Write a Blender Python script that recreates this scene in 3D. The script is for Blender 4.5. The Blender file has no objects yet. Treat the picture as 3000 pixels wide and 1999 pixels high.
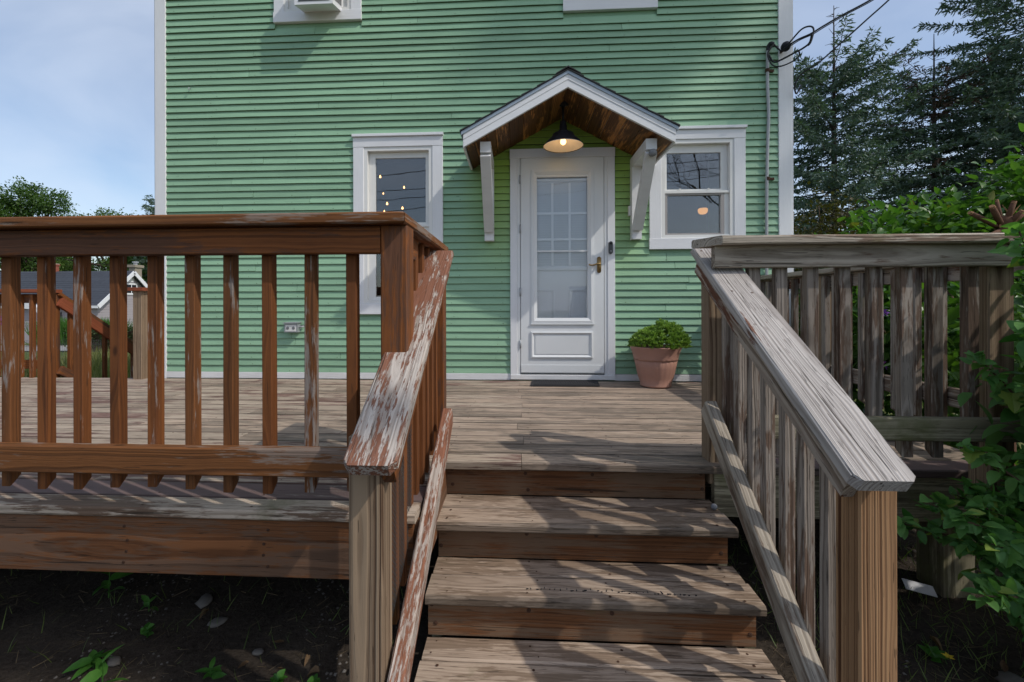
import bpy, math, random
import numpy as np
from mathutils import Vector, Matrix, Euler

R = random.Random(11)
NR = np.random.default_rng(5)
SC = bpy.context.scene
COL = SC.collection
rad = math.radians

# ------------------------------------------------------------------ camera
cd = bpy.data.cameras.new("camera")
cam = bpy.data.objects.new("camera", cd)
COL.objects.link(cam)
SC.camera = cam
cd.sensor_width = 36.0
cd.lens = 36.0 * 1333.0 / 3000.0
cd.clip_start, cd.clip_end = 0.05, 2000.0
PSI = math.atan(4.3e-5 * 1333)
ROLL = rad(0.15)
rt = Vector((math.cos(PSI), math.sin(PSI), 0)); fw = Vector((-math.sin(PSI), math.cos(PSI), 0)); up = Vector((0, 0, 1))
r2 = rt * math.cos(ROLL) - up * math.sin(ROLL); u2 = up * math.cos(ROLL) + rt * math.sin(ROLL)
cam.matrix_world = Matrix(((r2.x, u2.x, -fw.x, 0), (r2.y, u2.y, -fw.y, 0), (r2.z, u2.z, -fw.z, 0.72), (0, 0, 0, 1)))
cd.shift_x = (1500.0 - 1444.0) / 3000.0
cd.shift_y = (895.0 - 999.5) / 3000.0

# ------------------------------------------------------------------ light
SUN = Vector((1.86, -0.90, 2.15)).normalized()
sd = bpy.data.lights.new("sun", 'SUN'); so = bpy.data.objects.new("sun", sd); COL.objects.link(so)
sd.energy = 2.3; sd.angle = rad(0.8); sd.color = (1.0, 0.95, 0.87)
so.rotation_euler = SUN.to_track_quat('Z', 'Y').to_euler()
so.location = (6, -6, 12)

W_ = bpy.data.worlds.new("World"); SC.world = W_; W_.use_nodes = True
nt = W_.node_tree; nt.nodes.clear()
def wn(t, **k):
    n = nt.nodes.new(t)
    for a, b in k.items(): setattr(n, a, b)
    return n
sky = wn('ShaderNodeTexSky', sky_type='NISHITA', sun_disc=False)
sky.sun_elevation = math.asin(SUN.z); sky.sun_rotation = math.atan2(SUN.x, SUN.y)
sky.altitude = 100; sky.air_density = 1.0; sky.dust_density = 1.6; sky.ozone_density = 1.2
tc = wn('ShaderNodeTexCoord'); mp = wn('ShaderNodeMapping')
mp.inputs['Scale'].default_value = (1.1, 2.2, 3.2); mp.inputs['Rotation'].default_value = (0.3, 0.5, 0.4)
nz = wn('ShaderNodeTexNoise'); nz.inputs['Scale'].default_value = 1.5; nz.inputs['Detail'].default_value = 5; nz.inputs['Roughness'].default_value = 0.5
nz.inputs['Distortion'].default_value = 0.5
mr = wn('ShaderNodeMapRange'); mr.inputs[1].default_value = 0.30; mr.inputs[2].default_value = 0.72; mr.inputs[3].default_value = 0.06; mr.inputs[4].default_value = 0.58
mx = wn('ShaderNodeMix', data_type='RGBA'); mx.inputs[7].default_value = (5.0, 5.5, 6.4, 1)
bg = wn('ShaderNodeBackground'); bg.inputs[1].default_value = 0.15
wo = wn('ShaderNodeOutputWorld')
L = nt.links.new
L(tc.outputs['Generated'], mp.inputs['Vector']); L(mp.outputs['Vector'], nz.inputs['Vector']); L(nz.outputs['Fac'], mr.inputs[0])
L(mr.outputs[0], mx.inputs[0]); L(sky.outputs[0], mx.inputs[6]); L(mx.outputs[2], bg.inputs[0]); L(bg.outputs[0], wo.inputs[0])

vs = SC.view_settings
vs.view_transform = 'Standard'; vs.look = 'None'; vs.gamma = 1.0; vs.use_curve_mapping = False; vs.exposure = 0.12

# ------------------------------------------------------------------ materials
def s2l(r, g, b):
    f = lambda c: (c / 255 / 12.92) if c / 255 <= 0.04045 else ((c / 255 + 0.055) / 1.055) ** 2.4
    return (f(r), f(g), f(b), 1)

class NT:
    def __init__(s, name):
        s.m = bpy.data.materials.new(name); s.m.use_nodes = True
        s.t = s.m.node_tree; s.t.nodes.clear()
        s.out = s.n('ShaderNodeOutputMaterial')
    def n(s, t, **k):
        n = s.t.nodes.new(t)
        for a, b in k.items(): setattr(n, a, b)
        return n
    def put(s, sock, v):
        if hasattr(v, 'is_output') or isinstance(v, bpy.types.NodeSocket): s.t.links.new(v, sock)
        else:
            if isinstance(v, (tuple, list)) and len(v) == 3 and sock.type == 'RGBA': v = (*v, 1)
            sock.default_value = v
    def math(s, op, a, b=0.0, c=0.0, clamp=False):
        n = s.n('ShaderNodeMath', operation=op); n.use_clamp = clamp
        s.put(n.inputs[0], a); s.put(n.inputs[1], b); s.put(n.inputs[2], c); return n.outputs[0]
    def mapr(s, v, a, b, c=0.0, d=1.0):
        n = s.n('ShaderNodeMapRange'); s.put(n.inputs[0], v)
        for i, q in enumerate((a, b, c, d)): s.put(n.inputs[i + 1], q)
        return n.outputs[0]
    def mix(s, f, a, b, mode='MIX'):
        n = s.n('ShaderNodeMix', data_type='RGBA', blend_type=mode)
        s.put(n.inputs[0], f); s.put(n.inputs[6], a); s.put(n.inputs[7], b); return n.outputs[2]
    def coord(s, rnd=True, kind='Object'):
        c = s.n('ShaderNodeTexCoord').outputs[kind]
        if not rnd: return c
        oi = s.n('ShaderNodeObjectInfo')
        v = s.n('ShaderNodeVectorMath', operation='SCALE'); v.inputs[0].default_value = (37.1, 17.3, 29.7)
        s.t.links.new(oi.outputs['Random'], v.inputs['Scale'])
        a = s.n('ShaderNodeVectorMath', operation='ADD'); s.put(a.inputs[0], c); s.put(a.inputs[1], v.outputs[0])
        s.rnd = oi.outputs['Random']; return a.outputs[0]
    def scale(s, v, sc):
        n = s.n('ShaderNodeVectorMath', operation='MULTIPLY'); s.put(n.inputs[0], v); n.inputs[1].default_value = sc; return n.outputs[0]
    def noise(s, v, sc, det=3, rough=.5, dist=0.0):
        n = s.n('ShaderNodeTexNoise'); s.put(n.inputs['Vector'], v)
        n.inputs['Scale'].default_value = sc; n.inputs['Detail'].default_value = det; n.inputs['Roughness'].default_value = rough; n.inputs['Distortion'].default_value = dist
        return n.outputs['Fac']
    def bump(s, h, strength=.3, dist=.01):
        n = s.n('ShaderNodeBump'); n.inputs['Strength'].default_value = strength; n.inputs['Distance'].default_value = dist
        s.put(n.inputs['Height'], h); return n.outputs[0]
    def bsdf(s, col, rough=.6, spec=.3, metal=0.0, normal=None, **kw):
        b = s.n('ShaderNodeBsdfPrincipled'); s.put(b.inputs['Base Color'], col); s.put(b.inputs['Roughness'], rough)
        s.put(b.inputs['Specular IOR Level'], spec); s.put(b.inputs['Metallic'], metal)
        if normal is not None: s.put(b.inputs['Normal'], normal)
        for k, v in kw.items(): s.put(b.inputs[k], v)
        s.t.links.new(b.outputs[0], s.out.inputs[0]); return b

def wood(name, light, dark, over=None, cover=0.5, ovs=26, ring=90, ringamt=.4, crack=.33, crackcol=.25, algae=None, algc=.5, knots=True, bump=.35, rough=.75, over2=None, cover2=.3, var=.22, ovst=.12, ringdist=4, sharp=.03, spec=.25, edge=0.0):
    """weathered board: grain runs along local X; 'over' is a flaking coat, 'over2' larger worn patches"""
    t = NT(name); P = t.coord()
    fib = t.math('ADD', t.math('MULTIPLY', t.noise(t.scale(P, (.045, 1, 1)), 200, 3, .6), .62), t.math('MULTIPLY', t.noise(t.scale(P, (.22, 1, 1)), 110, 4, .7), .38))
    mid = t.noise(t.scale(P, (.20, 1, 1)), 13, 6, .68)
    big = t.noise(P, 2.3, 3, .5)
    # growth rings: distance from an off-board pith, with an irregular profile
    sep0 = t.n('ShaderNodeSeparateXYZ'); t.put(sep0.inputs[0], t.n('ShaderNodeTexCoord').outputs['Object'])
    wob = t.noise(t.scale(P, (1.0, 3.0, 3.0)), 1.6, 2, .5)
    r1 = t.math('FRACT', t.math('MULTIPLY', t.rnd, 7.77)); r2_ = t.math('FRACT', t.math('MULTIPLY', t.rnd, 13.13))
    yy = t.math('ADD', sep0.outputs[1], t.math('MULTIPLY', t.math('SUBTRACT', r1, .5), .12))
    zz = t.math('ADD', sep0.outputs[2], t.math('ADD', t.math('MULTIPLY', r2_, .05), .015))
    zz = t.math('ADD', zz, t.math('MULTIPLY', t.math('SUBTRACT', wob, .5), .010 * ringdist))
    rr = t.math('SQRT', t.math('ADD', t.math('MULTIPLY', yy, yy), t.math('MULTIPLY', zz, zz)))
    nw = t.n('ShaderNodeTexNoise', noise_dimensions='1D'); t.put(nw.inputs['W'], t.math('ADD', t.math('MULTIPLY', rr, ring * 2.2), t.math('MULTIPLY', t.rnd, 91)))
    nw.inputs['Scale'].default_value = 1.0; nw.inputs['Detail'].default_value = 2.5; nw.inputs['Roughness'].default_value = .6
    rg_ = t.mapr(nw.outputs['Fac'], .32, .68)
    g = t.math('ADD', t.math('MULTIPLY', rg_, ringamt), t.math('ADD', t.math('MULTIPLY', fib, .62 - ringamt * .45), t.math('MULTIPLY', mid, .58 - ringamt * .40)))
    gf = t.mapr(g, .25, .80)
    col = t.mix(gf, dark, light)
    if over2:
        m2 = t.math('ADD', t.math('MULTIPLY', t.noise(t.scale(P, (.22, 1.3, 1.3)), 6, 5, .6), .62), t.math('MULTIPLY', t.noise(t.scale(P, (.12, 1, 1)), 70, 5, .65), .38))
        m2 = t.mapr(t.math('ADD', m2, t.math('MULTIPLY', fib, .16)), .625 - cover2 * .22, .665 - cover2 * .22)
        col = t.mix(t.math('MULTIPLY', m2, .85), col, t.mix(gf, tuple(c * .6 for c in over2[:3]), over2))
    paintm = None
    if over:
        pn = t.noise(t.scale(P, (ovst, 1, 1)), ovs, 9, .68)
        pn2 = t.noise(t.scale(P, (ovst * .9, 1, 1)), ovs * 3.1, 6, .7)
        s1 = t.math('ADD', t.math('ADD', t.math('MULTIPLY', pn, .36), t.math('MULTIPLY', pn2, .34)), t.math('ADD', t.math('MULTIPLY', fib, .14), t.math('MULTIPLY', big, .34)))
        thr = .70 - cover * .26
        paintm = t.mapr(s1, thr, thr + sharp)
        oc = t.mix(mid, tuple(c * .75 for c in over[:3]), over)
        col = t.mix(t.math('MULTIPLY', paintm, .93), col, oc)
    if algae:
        am = t.mapr(t.math('ADD', t.noise(P, 5, 5, .65), t.math('MULTIPLY', big, .5)), .98 - algc * .5, 1.12 - algc * .4)
        col = t.mix(t.math('MULTIPLY', am, .6), col, algae)
    ck = t.noise(t.scale(P, (.026, 1, 1)), 62, 3, .55)
    ck2 = t.noise(t.scale(P, (.06, 1, 1)), 150, 2, .5)
    ckm = t.math('MAXIMUM', t.mapr(ck, crack - .03, crack, 1, 0), t.math('MULTIPLY', t.mapr(ck2, crack - .02, crack + .005, 1, 0), .75))
    col = t.mix(t.math('MULTIPLY', ckm, 1 - crackcol), col, (.02, .013, .008))
    if knots:
        vo = t.n('ShaderNodeTexVoronoi'); t.put(vo.inputs['Vector'], t.scale(P, (1, 2.2, 2.2))); vo.inputs['Scale'].default_value = 2.2
        sep = t.n('ShaderNodeSeparateColor'); t.t.links.new(vo.outputs['Color'], sep.inputs[0])
        km = t.math('MULTIPLY', t.mapr(t.math('ADD', vo.outputs['Distance'], t.math('MULTIPLY', mid, .05)), .055, .085, 1, 0), t.math('GREATER_THAN', sep.outputs[0], .55))
        col = t.mix(t.math('MULTIPLY', km, .75), col, tuple(c * .45 for c in dark[:3]))
    if edge:   # board edges coloured dark to stand for the shaded seams between boards
        em = t.mapr(t.math('ADD', t.math('ABSOLUTE', sep0.outputs[1]), t.math('MULTIPLY', mid, .006)), .0590, .0670)
        col = t.mix(t.math('MULTIPLY', em, edge), col, (.035, .028, .022))
    hv = t.mapr(t.rnd, 0, 1, 1 - var, 1 + var)
    tint = t.n('ShaderNodeHueSaturation'); t.put(tint.inputs['Value'], t.math('MULTIPLY', hv, t.mapr(big, .25, .75, .86, 1.12))); t.put(tint.inputs['Color'], col)
    h = t.math('ADD', t.math('MULTIPLY', g, .8), t.math('MULTIPLY', ckm, -.9))
    if paintm is not None: h = t.math('ADD', h, t.math('MULTIPLY', paintm, .35))
    t.bsdf(tint.outputs[0], rough, spec, normal=t.bump(h, bump, .006))
    return t.m

def paint(name, col, rough=.5, dirt=.25, var=.05, bump=.15, sc=14, peel=None, stretch=(.25, 1, 1), spec=.35, fresh=None):
    t = NT(name); P = t.coord()
    a = t.noise(t.scale(P, stretch), sc, 6, .62); b = t.noise(P, 3.0, 4, .55); f = t.noise(t.scale(P, (.05, 1, 1)), 160, 2)
    c = t.mix(t.mapr(a, .35, .75, 0, dirt), col, tuple(x * .62 for x in col[:3]))
    c = t.mix(t.mapr(b, .4, .75, 0, dirt * .9), c, tuple(x * .72 for x in col[:3]))
    if peel:
        pm = t.mapr(t.noise(t.scale(P, (.2, 1, 1)), 34, 7, .7), .69, .71)
        c = t.mix(t.math('MULTIPLY', pm, .8), c, peel)
    if fresh:   # paint that has kept its original yellower green where the hood has sheltered it from weather
        sx = t.n('ShaderNodeSeparateXYZ'); t.put(sx.inputs[0], t.n('ShaderNodeNewGeometry').outputs['Position'])
        mxx = t.mapr(t.math('ABSOLUTE', t.math('SUBTRACT', sx.outputs[0], .403)), .62, .98, 1, 0)
        mz = t.math('MULTIPLY', t.mapr(sx.outputs[2], .9, 2.05, 0, 1), t.mapr(t.math('ADD', sx.outputs[2], t.math('MULTIPLY', t.math('ABSOLUTE', t.math('SUBTRACT', sx.outputs[0], .403)), .547)), 2.50, 2.56, 1, 0))
        c = t.mix(t.math('MULTIPLY', t.math('MULTIPLY', mxx, mz), t.mapr(a, .2, .8, .8, 1)), c, fresh)
    hs = t.n('ShaderNodeHueSaturation'); t.put(hs.inputs['Value'], t.mapr(t.rnd, 0, 1, 1 - var, 1 + var)); t.put(hs.inputs['Color'], c)
    t.bsdf(hs.outputs[0], rough, spec, normal=t.bump(t.math('ADD', f, t.math('MULTIPLY', a, .8)), bump, .004))
    return t.m

def plain(name, col, rough=.5, metal=0.0, sc=40, amt=.2, bump=.1, spec=.3):
    t = NT(name); P = t.coord()
    a = t.noise(P, sc, 5, .6)
    t.bsdf(t.mix(t.mapr(a, .3, .75, 0, amt), col, tuple(x * .5 for x in col[:3])), rough, spec, metal, normal=t.bump(a, bump, .003))
    return t.m

def emit(name, col, st):
    t = NT(name); e = t.n('ShaderNodeEmission'); e.inputs[0].default_value = (*col[:3], 1); e.inputs[1].default_value = st
    t.t.links.new(e.outputs[0], t.out.inputs[0]); return t.m

def glass(name, refl=1.0, tint=(.93, .95, .95)):
    t = NT(name)
    gl = t.n('ShaderNodeBsdfGlossy'); gl.inputs['Roughness'].default_value = .01; gl.inputs['Color'].default_value = (1, 1, 1, 1)
    tr = t.n('ShaderNodeBsdfTransparent'); tr.inputs['Color'].default_value = (*tint, 1)
    fr = t.n('ShaderNodeFresnel'); fr.inputs['IOR'].default_value = 1.52
    P = t.coord(False); b = t.bump(t.noise(P, 2.0, 2), .02, .05); t.t.links.new(b, gl.inputs['Normal'])
    ms = t.n('ShaderNodeMixShader'); t.put(ms.inputs[0], t.math('MULTIPLY', fr.outputs[0], refl * 1.9, clamp=True))
    t.t.links.new(tr.outputs[0], ms.inputs[1]); t.t.links.new(gl.outputs[0], ms.inputs[2]); t.t.links.new(ms.outputs[0], t.out.inputs[0])
    return t.m

def leafmat(name, c1, c2, trans=.35, rough=.45, sc=1.5, c3=None, f3=.1, spec=.35):
    t = NT(name); P = t.coord(False)
    geo = t.n('ShaderNodeNewGeometry'); oi = t.n('ShaderNodeObjectInfo')
    rr = t.math('FRACT', t.math('ADD', geo.outputs['Random Per Island'], oi.outputs['Random']))
    big = t.noise(P, sc, 3, .5)
    c = t.mix(t.mapr(t.math('ADD', t.math('MULTIPLY', rr, .6), t.math('MULTIPLY', big, .8)), .35, 1.05), c1, c2)
    if c3: c = t.mix(t.math('GREATER_THAN', t.math('FRACT', t.math('MULTIPLY', rr, 7.31)), 1 - f3), c, c3)
    b = t.n('ShaderNodeBsdfPrincipled'); t.put(b.inputs['Base Color'], c); b.inputs['Roughness'].default_value = rough; b.inputs['Specular IOR Level'].default_value = spec
    tr = t.n('ShaderNodeBsdfTranslucent')
    t.put(tr.inputs['Color'], t.mix(1.0, c, (1.25, 1.5, .55, 1), 'MULTIPLY'))
    ms = t.n('ShaderNodeMixShader'); ms.inputs[0].default_value = trans
    t.t.links.new(b.outputs[0], ms.inputs[1]); t.t.links.new(tr.outputs[0], ms.inputs[2]); t.t.links.new(ms.outputs[0], t.out.inputs[0])
    return t.m

BROWN = s2l(130, 78, 40); BROWN_D = s2l(74, 41, 20); GREYW = s2l(176, 168, 160); ALG = s2l(86, 82, 40)
M = {}
M['stain'] = wood('brown stained wood', BROWN, BROWN_D, over2=s2l(96, 66, 50), cover2=.2, ring=60, ringamt=.45, crack=.315, algae=ALG, algc=.05, var=.10)
M['stain_worn'] = wood('worn brown stained wood', s2l(130, 83, 46), s2l(72, 44, 24), over2=s2l(140, 124, 112), cover2=.02, ring=60, ringamt=.45, crack=.315, algae=s2l(96, 92, 46), algc=.14, var=.08)
M['stain_bal'] = wood('brown baluster wood', s2l(121, 73, 38), s2l(70, 39, 21), over2=s2l(150, 138, 130), cover2=-.22, ring=60, ringamt=.4, crack=.30, algae=ALG, algc=.06, var=.12)
M['stain_grey'] = wood('brown baluster wood worn to grey', s2l(119, 75, 42), s2l(70, 43, 25), over2=s2l(150, 142, 136), cover2=.02, ring=60, ringamt=.4, crack=.30, algae=ALG, algc=.06, var=.10)
M['peel'] = wood('grey wood with flaking red brown stain', s2l(198, 188, 178), s2l(140, 124, 112), over=s2l(134, 84, 60), cover=.60, ovs=42, ring=90, crack=.33, bump=.6, var=.04, ovst=.17)
M['peel_more'] = wood('flaking red brown rail', s2l(190, 178, 168), s2l(128, 112, 100), over=s2l(134, 82, 56), cover=.52, ovs=42, ring=90, crack=.32, bump=.5, var=.05, ovst=.17)
M['grey'] = wood('weathered grey wood', s2l(176, 165, 150), s2l(109, 98, 85), over2=s2l(115, 93, 76), cover2=.1, ring=70, ringamt=.45, crack=.335, algae=s2l(100, 100, 61), algc=.16, var=.10, bump=.5)
M['grey_cap'] = wood('weathered grey handrail', s2l(186, 179, 173), s2l(115, 106, 100), over=s2l(113, 71, 50), cover=.06, ovs=20, ring=70, ringamt=.5, crack=.35, var=.03, bump=.7, ringdist=5)
M['grey_peel'] = wood('grey rail with brown stain flakes', s2l(169, 156, 143), s2l(108, 91, 76), over=s2l(104, 61, 41), cover=.34, ovs=18, ring=70, ringamt=.5, crack=.34, var=.05, bump=.6)
M['grey_bal'] = wood('weathered grey baluster', s2l(153, 142, 132), s2l(82, 72, 63), over2=s2l(99, 76, 61), cover2=.15, ring=60, ringamt=.55, crack=.34, algae=s2l(86, 89, 54), algc=.12, var=.18, bump=.5)
M['grey_green'] = wood('grey board with green algae', s2l(156, 148, 125), s2l(94, 87, 68), over2=s2l(108, 99, 80), cover2=.2, ring=55, ringamt=.45, crack=.325, algae=s2l(91, 95, 54), algc=.50, var=.08)
M['newel'] = wood('orange brown post', s2l(167, 129, 93), s2l(80, 48, 27), ring=92, ringamt=.85, crack=.30, var=.03, bump=.5, ringdist=1.0, knots=False)
M['newel_grey'] = wood('tan grey post', s2l(149, 128, 105), s2l(80, 60, 45), ring=105, ringamt=.8, crack=.30, algae=s2l(94, 83, 40), algc=.2, var=.03, bump=.6, ringdist=1.2, knots=False)
M['deck'] = wood('weathered deck board', s2l(179, 159, 141), s2l(114, 97, 82), over2=s2l(132, 119, 106), cover2=.25, over=s2l(112, 82, 73), cover=.05, ovs=22, ring=90, ringamt=.40, crack=.37, crackcol=.15, var=.11, ringdist=5, edge=.5)
M['deck_red'] = wood('deck board with red brown paint left', s2l(185, 169, 151), s2l(126, 107, 93), over=s2l(113, 84, 76), cover=.36, ovs=24, ring=90, ringamt=.35, crack=.36, crackcol=.15, var=.10, ovst=.05, edge=.5)
M['deck_purple'] = wood('painted edge deck board', s2l(166, 154, 142), s2l(112, 96, 86), over=s2l(112, 92, 90), cover=.88, ovs=20, ring=90, ringamt=.3, crack=.33, var=.06, algae=s2l(98, 98, 66), algc=.2, edge=.5)
M['deck_edge'] = wood('bleached edge board', s2l(194, 177, 159), s2l(116, 101, 85), over2=s2l(104, 78, 60), cover2=.2, ring=90, ringamt=.4, crack=.345, var=.05, algae=s2l(93, 93, 61), algc=.2, edge=.5)
M['tread'] = wood('weathered stair tread', s2l(180, 160, 141), s2l(116, 97, 80), over2=s2l(128, 108, 90), cover2=.22, ring=75, ringamt=.32, crack=.36, crackcol=.15, var=.06, algae=s2l(93, 91, 60), algc=.08, ringdist=6, edge=.5)
M['riser'] = wood('brown stair riser', s2l(117, 76, 46), s2l(66, 40, 24), over=s2l(118, 94, 74), cover=.50, ovs=22, ring=70, ringamt=.45, crack=.335, var=.10, ovst=.05, algae=s2l(84, 80, 44), algc=.12, sharp=.06)
M['fascia'] = wood('brown deck fascia', s2l(125, 81, 50), s2l(81, 49, 28), over=s2l(164, 148, 136), cover=.06, ovs=20, ring=44, ringamt=.5, crack=.325, var=.04, ovst=.06, over2=s2l(114, 88, 70), cover2=.25, ringdist=7)
M['soffit'] = wood('dark stained soffit plank', s2l(190, 132, 72), s2l(70, 40, 20), over2=s2l(74, 46, 26), cover2=.45, ring=50, ringamt=.5, crack=.32, var=.30, bump=.2, rough=.5)
M['fresh_cap'] = wood('red stained cap', s2l(140, 76, 50), s2l(100, 52, 34), ring=55, ringamt=.3, crack=.28, var=.08)
M['green'] = paint('mint green siding paint', (.266, .448, .290), .55, .50, .10, .30, 12, peel=(.10, .17, .11), stretch=(.10, 1, 1), fresh=(.27, .42, .055))
M['lap'] = paint('shade darkened underside of the laps', (.085, .125, .060), .8, .4, .1, .3, 20)  # undersides coloured dark to deepen the shadow line below each course
M['white'] = paint('white trim paint', (.74, .745, .76), .45, .16, .03, .25, 9)
M['white_old'] = paint('old white board paint', (.70, .70, .70), .55, .30, .03, .4, 10, peel=(.30, .27, .24))
M['vinyl'] = plain('white vinyl', (.74, .735, .71), .35, 0, 6, .10, .02)
M['door'] = plain('white door paint', (.70, .715, .72), .4, 0, 3, .12, .02)
M['door2'] = plain('inner door paint', (.84, .86, .88), .4, 0, 3, .10, .02)
M['blind'] = plain('white blind', (.70, .74, .78), .5, 0, 3, .10, .02)
M['galv'] = plain('grey blue drip edge', (.34, .40, .46), .45, .3, 120, .35, .1)
M['shingle'] = plain('charcoal shingle', (.045, .047, .050), .9, 0, 260, .5, .6)
M['black'] = plain('black enamel', (.018, .018, .022), .45, 0, 30, .2, .05, .2)
M['cream'] = plain('cream lamp lining', (.72, .62, .50), .55, 0, 20, .1, .02)
M['brass'] = plain('aged brass', (.32, .22, .095), .42, .85, 60, .4, .1)
M['grey_metal'] = plain('grey painted metal', (.36, .38, .40), .4, .3, 80, .25, .08)
M['dark_grey'] = plain('dark grey plastic', (.07, .075, .08), .5, 0, 60, .2, .05)
M['mid_grey'] = plain('mid grey plastic', (.20, .205, .215), .5, 0, 60, .2, .05)
M['pipe'] = plain('grey conduit', (.42, .43, .44), .5, .1, 40, .25, .08)
M['rust'] = plain('rusty steel', (.085, .042, .025), .8, .2, 90, .5, .3)
M['cable'] = plain('black cable', (.022, .023, .026), .6, 0, 60, .3, .1)
M['terra'] = plain('terracotta plastic', (.40, .215, .160), .55, 0, 14, .22, .06)
M['soil'] = plain('dark soil', (.03, .022, .016), .95, 0, 60, .5, .6)
M['rubber'] = plain('black ribbed rubber', (.030, .030, .032), .85, 0, 150, .4, .5)
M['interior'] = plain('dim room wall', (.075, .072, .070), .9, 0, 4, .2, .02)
M['screen'] = plain('grey insect screen frame', (.33, .31, .30), .6, 0, 60, .15, .05)
M['glass'] = glass('window glass'); M['door_glass'] = glass('storm door glass', .5, (.99, .995, 1.0))
M['bulb'] = emit('warm bulb', (1.0, .62, .22), 4.0); M['bulb_in'] = emit('warm filament bulb', (1.0, .50, .16), 6.0); M['globe'] = emit('orange lamp globe', (1.0, .46, .14), .8)
M['concrete'] = plain('grey foundation block', (.25, .245, .235), .9, 0, 30, .4, .4)
M['stone'] = plain('grey stone', (.15, .135, .12), .9, 0, 22, .5, .4)
M['paper'] = plain('grey card scrap', (.50, .50, .52), .7, 0, 30, .3, .05)
M['ball'] = plain('grey ball', (.22, .23, .25), .5, 0, 60, .4, .1)
M['hw_mesh'] = plain('galvanised wire', (.09, .085, .08), .6, .4, 90, .3, .1)
M['bark'] = wood('grey brown bark', (.085, .066, .052, 1), (.022, .017, .013, 1), ring=9, ringamt=.3, crack=.38, knots=False, bump=1.0, var=.15)
M['twig'] = plain('brown twig', (.085, .055, .032), .85, 0, 30, .5, .3)
M['cut'] = plain('pale cut wood', (.36, .19, .095), .8, 0, 50, .5, .3)
M['cutbark'] = plain('torn reddish bark', (.13, .062, .036), .85, 0, 30, .6, .6)
M['grass_leaf'] = leafmat('grass blades', (.045, .085, .018), (.15, .19, .05), .3, .6, .4)
M['grass_dry'] = leafmat('tall dry grass', (.08, .11, .028), (.24, .22, .09), .3, .7, .6)
M['maple'] = leafmat('maple leaves', (.034, .080, .018), (.095, .165, .038), .3, .5, .35)
M['maple2'] = leafmat('light maple leaves', (.05, .10, .018), (.12, .18, .04), .35, .5, .35)
M['spruce'] = leafmat('blue green spruce needles', (.042, .074, .054), (.135, .200, .155), .15, .6, .55)
M['spruce_dead'] = leafmat('browned spruce needles', (.06, .032, .022), (.13, .075, .055), .08, .7, .6)
M['brown_bush'] = leafmat('bronze green shrub leaves', (.035, .030, .010), (.085, .075, .022), .25, .5, .7)
M['shrub'] = leafmat('dark green shrub leaves', (.050, .150, .036), (.145, .295, .080), .38, .46, 2.2, (.22, .30, .06, 1), .08, .30)
M['shrub2'] = leafmat('bright hedge leaves', (.045, .125, .020), (.125, .235, .045), .32, .40, 1.1, (.16, .17, .03, 1), .03, .4)
M['sedum'] = leafmat('sedum leaves', (.12, .22, .035), (.33, .48, .10), .2, .4, 9, None, 0, .4)
M['weed'] = leafmat('weed leaves', (.030, .11, .015), (.075, .20, .03), .3, .5, 4)
M['deadleaf'] = leafmat('dead leaves', (.075, .038, .018), (.19, .12, .06), .15, .8, 8)
M['straw'] = leafmat('dry litter', (.05, .035, .02), (.17, .125, .075), .1, .85, 6)
M['purple'] = leafmat('purple petals', (.20, .05, .42), (.34, .11, .60), .3, .6, 8)
M['yellow'] = leafmat('yellow petals', (.65, .42, .02), (.75, .55, .05), .3, .6, 8)
M['n_siding'] = paint('lilac grey siding', (.36, .325, .34), .6, .12, .03, .1, 3)
M['n_roof'] = plain('slate grey roof shingles', (.060, .068, .085), .9, 0, 5, .45, .3)
M['brick'] = plain('red brick', (.27, .085, .055), .9, 0, 14, .4, .4)
M['tanbrick'] = plain('tan block', (.30, .26, .20), .9, 0, 10, .35, .4)

# ------------------------------------------------------------------ helpers
def mesh(name, v, f, mat=None, smooth=False):
    me = bpy.data.meshes.new(name); me.from_pydata([tuple(p) for p in v], [], f); me.update()
    if mat: me.materials.append(mat)
    if smooth: me.polygons.foreach_set('use_smooth', [True] * len(me.polygons))
    return me
def wloc(o):
    l = Vector(o.location)
    while o.parent: o = o.parent; l = l + Vector(o.location)
    return l
def obj(name, me, parent=None, mat4=None, **props):
    o = bpy.data.objects.new(name, me); COL.objects.link(o)
    m = mat4 if mat4 is not None else Matrix.Identity(4)
    if parent:
        o.parent = parent
        m = PW[parent.name].inverted() @ m
    o.matrix_basis = m
    PW[o.name] = (PW[parent.name] @ m) if parent else m.copy()
    for k, q in props.items(): o[k] = q
    return o
PW = {}
def thing(name, loc, label, cat, group=None):
    o = obj(name, None, None, Matrix.Translation(loc), label=label, category=cat)
    o.empty_display_size = .1
    if group: o['group'] = group
    return o
def tag(o, label, cat, group=None):
    o['label'] = label; o['category'] = cat
    if group: o['group'] = group
    return o
def frame(p0, p1, upv):
    p0 = Vector(p0); p1 = Vector(p1); x = (p1 - p0); l = x.length; x.normalize()
    z = Vector(upv); z = (z - x * z.dot(x)).normalized(); y = z.cross(x)
    return Matrix(((x.x, y.x, z.x, p0.x), (x.y, y.y, z.y, p0.y), (x.z, y.z, z.z, p0.z), (0, 0, 0, 1))), l
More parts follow.
